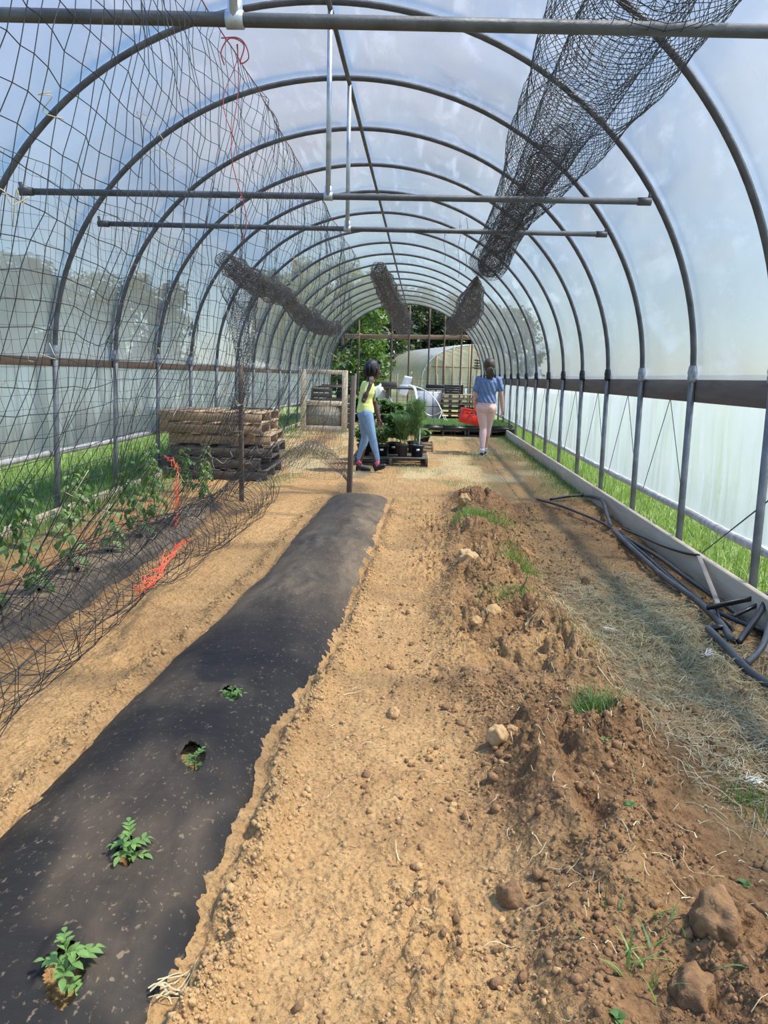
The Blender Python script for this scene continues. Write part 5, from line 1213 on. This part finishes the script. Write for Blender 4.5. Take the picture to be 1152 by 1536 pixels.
g = G(); loft(g, [pel-u*.10, pel-u*.05, pel+u*.0, pel+u*.05], [.075, .098, .100, .090], [.10, .128, .134, .120], f, s)
for a, b, c in ((rh, rk, ra+u*.055), (lh, lk, la+u*.055)): limb(g, [a, a+(b-a)*.35, b, b+(c-b)*.3, c], [.086, .075, .052, .051, .038])
fuse('leggings', g, M['denim'], t1, .006, 5)
for nm, a in (('sock', ra), ('sock', la)):
    g = G(); limb(g, [a-u*.03, a+u*.035], [.033, .034]); obj(nm, g, M['sock'], t1, True)
shoe(t1, V3(-.585, -.06, .012), V3(-.435, -.055, .085), 1, M['shoe']); shoe(t1, V3(-.838, .075, .0), V3(-.65, .085, .0), 1, M['shoe'])
g = G(); sphere(g, hc+hu*.042-hf*.026, A3([.096, .086, .090]), 18, 12, np.stack([hf, hs, hu], 1)); rr = np.random.default_rng(3)
for k in range(74):
    a = rr.uniform(-1.95, 1.95)+PI; e = rr.uniform(.0, 1.1); d = hf*math.cos(a)*math.cos(e)+hs*math.sin(a)*math.cos(e)+hu*math.sin(e); p = hc+hu*.035-hf*.02+d*.088; back = max(0, -d@hf)
    ln = rr.uniform(.10, .17)+.03*back; tube(g, spline([p, p+d*.022-u*ln*.3, p+d*.018-u*ln*.7+rr.normal(0, .006, 3), p+d*.004-u*ln], 3), np.linspace(.0085, .005, 10), 6)
for k in range(6):
    a = rr.uniform(-.75, .75); p = hc+hu*.115+hf*(.045*math.cos(a))+hs*.06*math.sin(a); tube(g, spline([p, p+hf*.025+hs*.05*math.sin(a)-u*.012, p+hf*.026+hs*.07*math.sin(a)-u*.032], 3), .007, 6)
obj('hair', g, M['hair_black'], t1, True)

# --- girl seen from behind, carrying a red crate
PY = 12.3; z0 = hz(1.0, 12.3)
f = A3([.10, .995, 0]); f /= np.linalg.norm(f); s = A3([-f[1], f[0], 0]); u = A3([0, 0, 1.])     # s = her left = picture left
t2 = thing('person', 'girl in blue shirt and pink leggings walking away with a red crate', 'person', (0, 0, 0))
pel = V3(.985, 0, .80); ch = V3(1.0, .0, 1.10); nk = V3(1.005, .0, 1.245); hc = V3(1.008, .03, 1.395)
ls_, rs_ = ch+u*.085+s*.158, ch+u*.085-s*.158
le, lw = V3(.800, .03, .895), V3(.838, .18, .775); re, rw = V3(1.215, -.005, .94), V3(1.242, .04, .725)
lh, rh = pel+s*.075-u*.03, pel-s*.075-u*.03
lk, la = V3(.955, .03, .44), V3(.948, -.06, .095); rk, ra = V3(1.035, .10, .46), V3(1.005, .16, .105)
hf, hs, hu = f, s, u
def torso2(g, o=0.0, lo=0):
    C = [pel-u*.07, pel-u*.0, pel+u*.09, pel+u*.18, ch-u*.02, ch+u*.06, ch+u*.12, nk-u*.01]
    loft(g, C[lo:], A3([.085, .105, .088, .080, .088, .085, .064, .042])[lo:]+o, A3([.125, .148, .128, .122, .140, .148, .11, .045])[lo:]+o, f, s)
g = G(); torso2(g); limb(g, [nk-u*.03, hc-u*.05-f*.01], [.043, .041]); head(g, hc, hf, hs, hu, 1.05)
limb(g, [ls_, (ls_+le)/2, le, le+(lw-le)*.35, lw], [.045, .040, .033, .034, .024]); hand(g, lw, A3([-.05, .75, -.35]), A3([-.2, .3, -1.]), .15, 1.1, A3([-.3, .5, .5]))
limb(g, [rs_, (rs_+re)/2, re, re+(rw-re)*.35, rw], [.045, .040, .033, .034, .024]); hand(g, rw, A3([.05, .15, -1.]), s, .15, .8, f)
for a, b, c in ((lh, lk, la), (rh, rk, ra)): limb(g, [a, a+(b-a)*.3, b, b+(c-b)*.3, c], [.088, .080, .054, .054, .034])
for a, tp in ((la, V3(.95, .08, .022)), (ra, V3(1.01, .31, .022))): limb(g, [a, a-u*.06, (a-u*.07+tp)/2, tp], [.033, .030, .025, .018])
fuse('body', g, M['skin_light'], t2, .005, 5); M['lip'] = plain('pink_lip', (.50, .22, .19), .45, 0, .05, 20); face(t2, hc, hf, hs, hu, 1.05, M['hair_brown'])
g = G(); torso2(g, .016, 2); loft(g, [pel+u*.045, pel+u*.09, pel+u*.14], [.118, .112, .104], [.158, .150, .142], f, s)
for a, b in ((ls_, le), (rs_, re)): limb(g, [a-(b-a)*.06, a+(b-a)*.5], [.056, .058])
o = fuse('shirt', g, M['bluetee'], t2, .006, 5)
v_ = np.empty(len(o.data.vertices)*3); o.data.vertices.foreach_get('co', v_); v_ = v_.reshape(-1, 3)
dd = v_[:, 0]*1.6+v_[:, 2]*1.0; v_[:, 1] += -.006*np.sin(dd*55+2*np.sin(v_[:, 2]*9))*smooth(1.3, 1.0, v_[:, 2]-z0); o.data.vertices.foreach_set('co', v_.ravel().astype(np.float32)); o.data.update()
g = G(); loft(g, [pel-u*.12, pel-u*.06, pel, pel+u*.075], [.085, .115, .116, .100], [.125, .152, .155, .136], f, s)
for e in (-1, 1): sphere(g, pel-f*.050+s*.064*e-u*.045, A3([.075, .068, .078]), 16, 10)
for a, b, c in ((lh, lk, la+u*.045), (rh, rk, ra+u*.045)): limb(g, [a, a+(b-a)*.3, b, b+(c-b)*.3, c], [.093, .085, .059, .059, .040])
fuse('leggings', g, M['pink'], t2, .006, 5)
for a in (la, ra): g = G(); limb(g, [a-u*.03, a+u*.03], [.037, .038]); obj('sock', g, M['sockw'], t2, True)
shoe(t2, V3(.945, -.105, .0), V3(.955, .11, .0), 1, M['sole'], .04); shoe(t2, V3(1.0, .115, .0), V3(1.015, .33, .0), 1, M['sole'], .04)
g = G(); sphere(g, hc+hu*.038-hf*.016, A3([.110, .096, .104]), 20, 14, np.stack([hf, hs, hu], 1)); sphere(g, hc-hu*.03-hf*.045, A3([.062, .076, .07]), 16, 10, np.stack([hf, hs, hu], 1))
g2 = G(); p0 = hc-hu*.025-hf*.10-s*.012
for k in range(46):
    a = rr.uniform(0, 2*PI); r = .028*math.sqrt(rr.random()); q = p0+s*math.cos(a)*r+u*math.sin(a)*r; ln = rr.uniform(.13, .19); w = rr.normal(0, .016)
    tube(g2, spline([q, q-f*.025-u*.02+s*math.cos(a)*.018, q-f*.022-u*ln*.6+s*(math.cos(a)*.024+w), q-f*.005-u*ln+s*(w*.9)], 4), np.linspace(.012, .004, 13), 6)
fuse('hair', g, M['hair_brown'], t2, .006, 4); hp = obj('ponytail', g2, M['hair_brown'], t2, True)
g = G(); a = np.linspace(0, 2*PI, 16); tube(g, [p0-f*.008+s*.024*math.cos(x)+u*.024*math.sin(x) for x in a], .006, 6, False); obj('hair_tie', g, M['shoe'], hp, True)
g = G(); p = rw+A3([.0, .04, -.085]); box(g, p, (.035, .06, .02), rotz(.4), .004); tag(obj('keys', g, M['steel_lt']), 'small pale object held in the walking girl\'s right hand', 'object')
# the crate
t = thing('red_crate', 'bright red plastic harvest crate held at the girl\'s left side', 'crate', (.79, 12.66, z0+.475), 0); t.rotation_euler = (.0, .17, .10); w, d, h = .40, .30, .24
for nm, c, sz, ax in (('side_panel', (0, -d/2, 0), (w, .008), 0), ('side_panel', (0, d/2, 0), (w, .008), 0), ('end_panel', (-w/2, 0, 0), (d, .008), 1), ('end_panel', (w/2, 0, 0), (d, .008), 1)):
    g = G(); L = sz[0]
    def bx_(cx, cz, lx, lz, th=.008):
        if ax == 0: box(g, (c[0]+cx, c[1], cz), (lx, th, lz), None, .001)
        else: box(g, (c[0], c[1]+cx, cz), (th, lx, lz), None, .001)
    bx_(0, .075, L, .15); bx_(0, h-.02, L, .04, .018); bx_(-L*.36, .18, L*.28, .08); bx_(L*.36, .18, L*.28, .08)
    for x in np.linspace(-L/2+.02, L/2-.02, 6): bx_(x, h/2, .012, h, .016)
    obj(nm, g, M['redcrate'], t)
g = G(); box(g, (0, 0, .006), (w, d, .01)); obj('bottom', g, M['redcrate'], t)

# ------------------------------------------------------------------ camera, light
cam = bpy.data.cameras.new('camera'); co = bpy.data.objects.new('camera', cam); COL.objects.link(co)
cam.sensor_fit = 'VERTICAL'; cam.sensor_height = 36; cam.lens = F/1536*36; cam.clip_start = .05; cam.clip_end = 300
co.matrix_world = Matrix([[CR[k], CU[k], -CF[k], (0, 0, CH)[k]] for k in range(3)]+[[0, 0, 0, 1]])
SC.camera = co
SUN_EL, SUN_AZ = math.radians(60), math.radians(92)     # azimuth measured from +Y towards +X
sd = Vector((math.sin(SUN_AZ)*math.cos(SUN_EL), math.cos(SUN_AZ)*math.cos(SUN_EL), math.sin(SUN_EL)))
sl = bpy.data.lights.new('sun', 'SUN'); sl.energy = 10.8; sl.angle = math.radians(4.0); sl.color = (1.0, .94, .84)
so = bpy.data.objects.new('sun', sl); COL.objects.link(so); so.rotation_euler = sd.to_track_quat('Z', 'Y').to_euler()
w = bpy.data.worlds.new('world'); SC.world = w; w.use_nodes = True; nt = w.node_tree
for n in list(nt.nodes): nt.nodes.remove(n)
sky = nt.nodes.new('ShaderNodeTexSky'); sky.sky_type = 'NISHITA'; sky.sun_disc = False; sky.sun_elevation = SUN_EL; sky.sun_rotation = SUN_AZ; sky.air_density = 1.0; sky.dust_density = .5; sky.ozone_density = 2.5
tc = nt.nodes.new('ShaderNodeTexCoord')
cl = ramp(nt, noise(nt, node(nt, 'ShaderNodeMapping', {'Vector': tc.outputs['Generated'], 'Scale': (1.0, 1.0, 2.0)}).outputs[0], 1.7, 6, .6, .4), [(.40, 0.0), (.72, .65)]).outputs[0]
hs = node(nt, 'ShaderNodeHueSaturation', {'Saturation': 1.35, 'Color': sky.outputs[0]}).outputs[0]
xx = node(nt, 'ShaderNodeSeparateXYZ', {0: tc.outputs['Generated']}).outputs[0]
cl = node(nt, 'ShaderNodeMath', {0: cl, 1: node(nt, 'ShaderNodeMapRange', {0: xx, 1: -.5, 2: .35, 3: .25, 4: 1.25}).outputs[0]}, operation='MULTIPLY', use_clamp=True).outputs[0]
col = mixc(nt, cl, hs, (3.5, 3.75, 4.15))
zz = node(nt, 'ShaderNodeSeparateXYZ', {0: tc.outputs['Generated']}).outputs[2]
col = mixc(nt, node(nt, 'ShaderNodeMapRange', {0: zz, 1: .02, 2: .45, 3: .5, 4: 0.0}).outputs[0], col, (2.3, 2.55, 2.9))
bg = node(nt, 'ShaderNodeBackground', {'Color': col, 'Strength': .47}); out = nt.nodes.new('ShaderNodeOutputWorld'); nt.links.new(bg.outputs[0], out.inputs[0])
SC.view_settings.view_transform = 'Standard'; SC.view_settings.look = 'None'; SC.view_settings.gamma = 1.0; SC.view_settings.use_curve_mapping = False
SC.view_settings.exposure = 0.0
SC.cycles.use_denoising = True; SC.cycles.max_bounces = 10; SC.cycles.transparent_max_bounces = 24; SC.cycles.transmission_bounces = 8; SC.cycles.diffuse_bounces = 4
SC.cycles.sample_clamp_indirect = 6.0
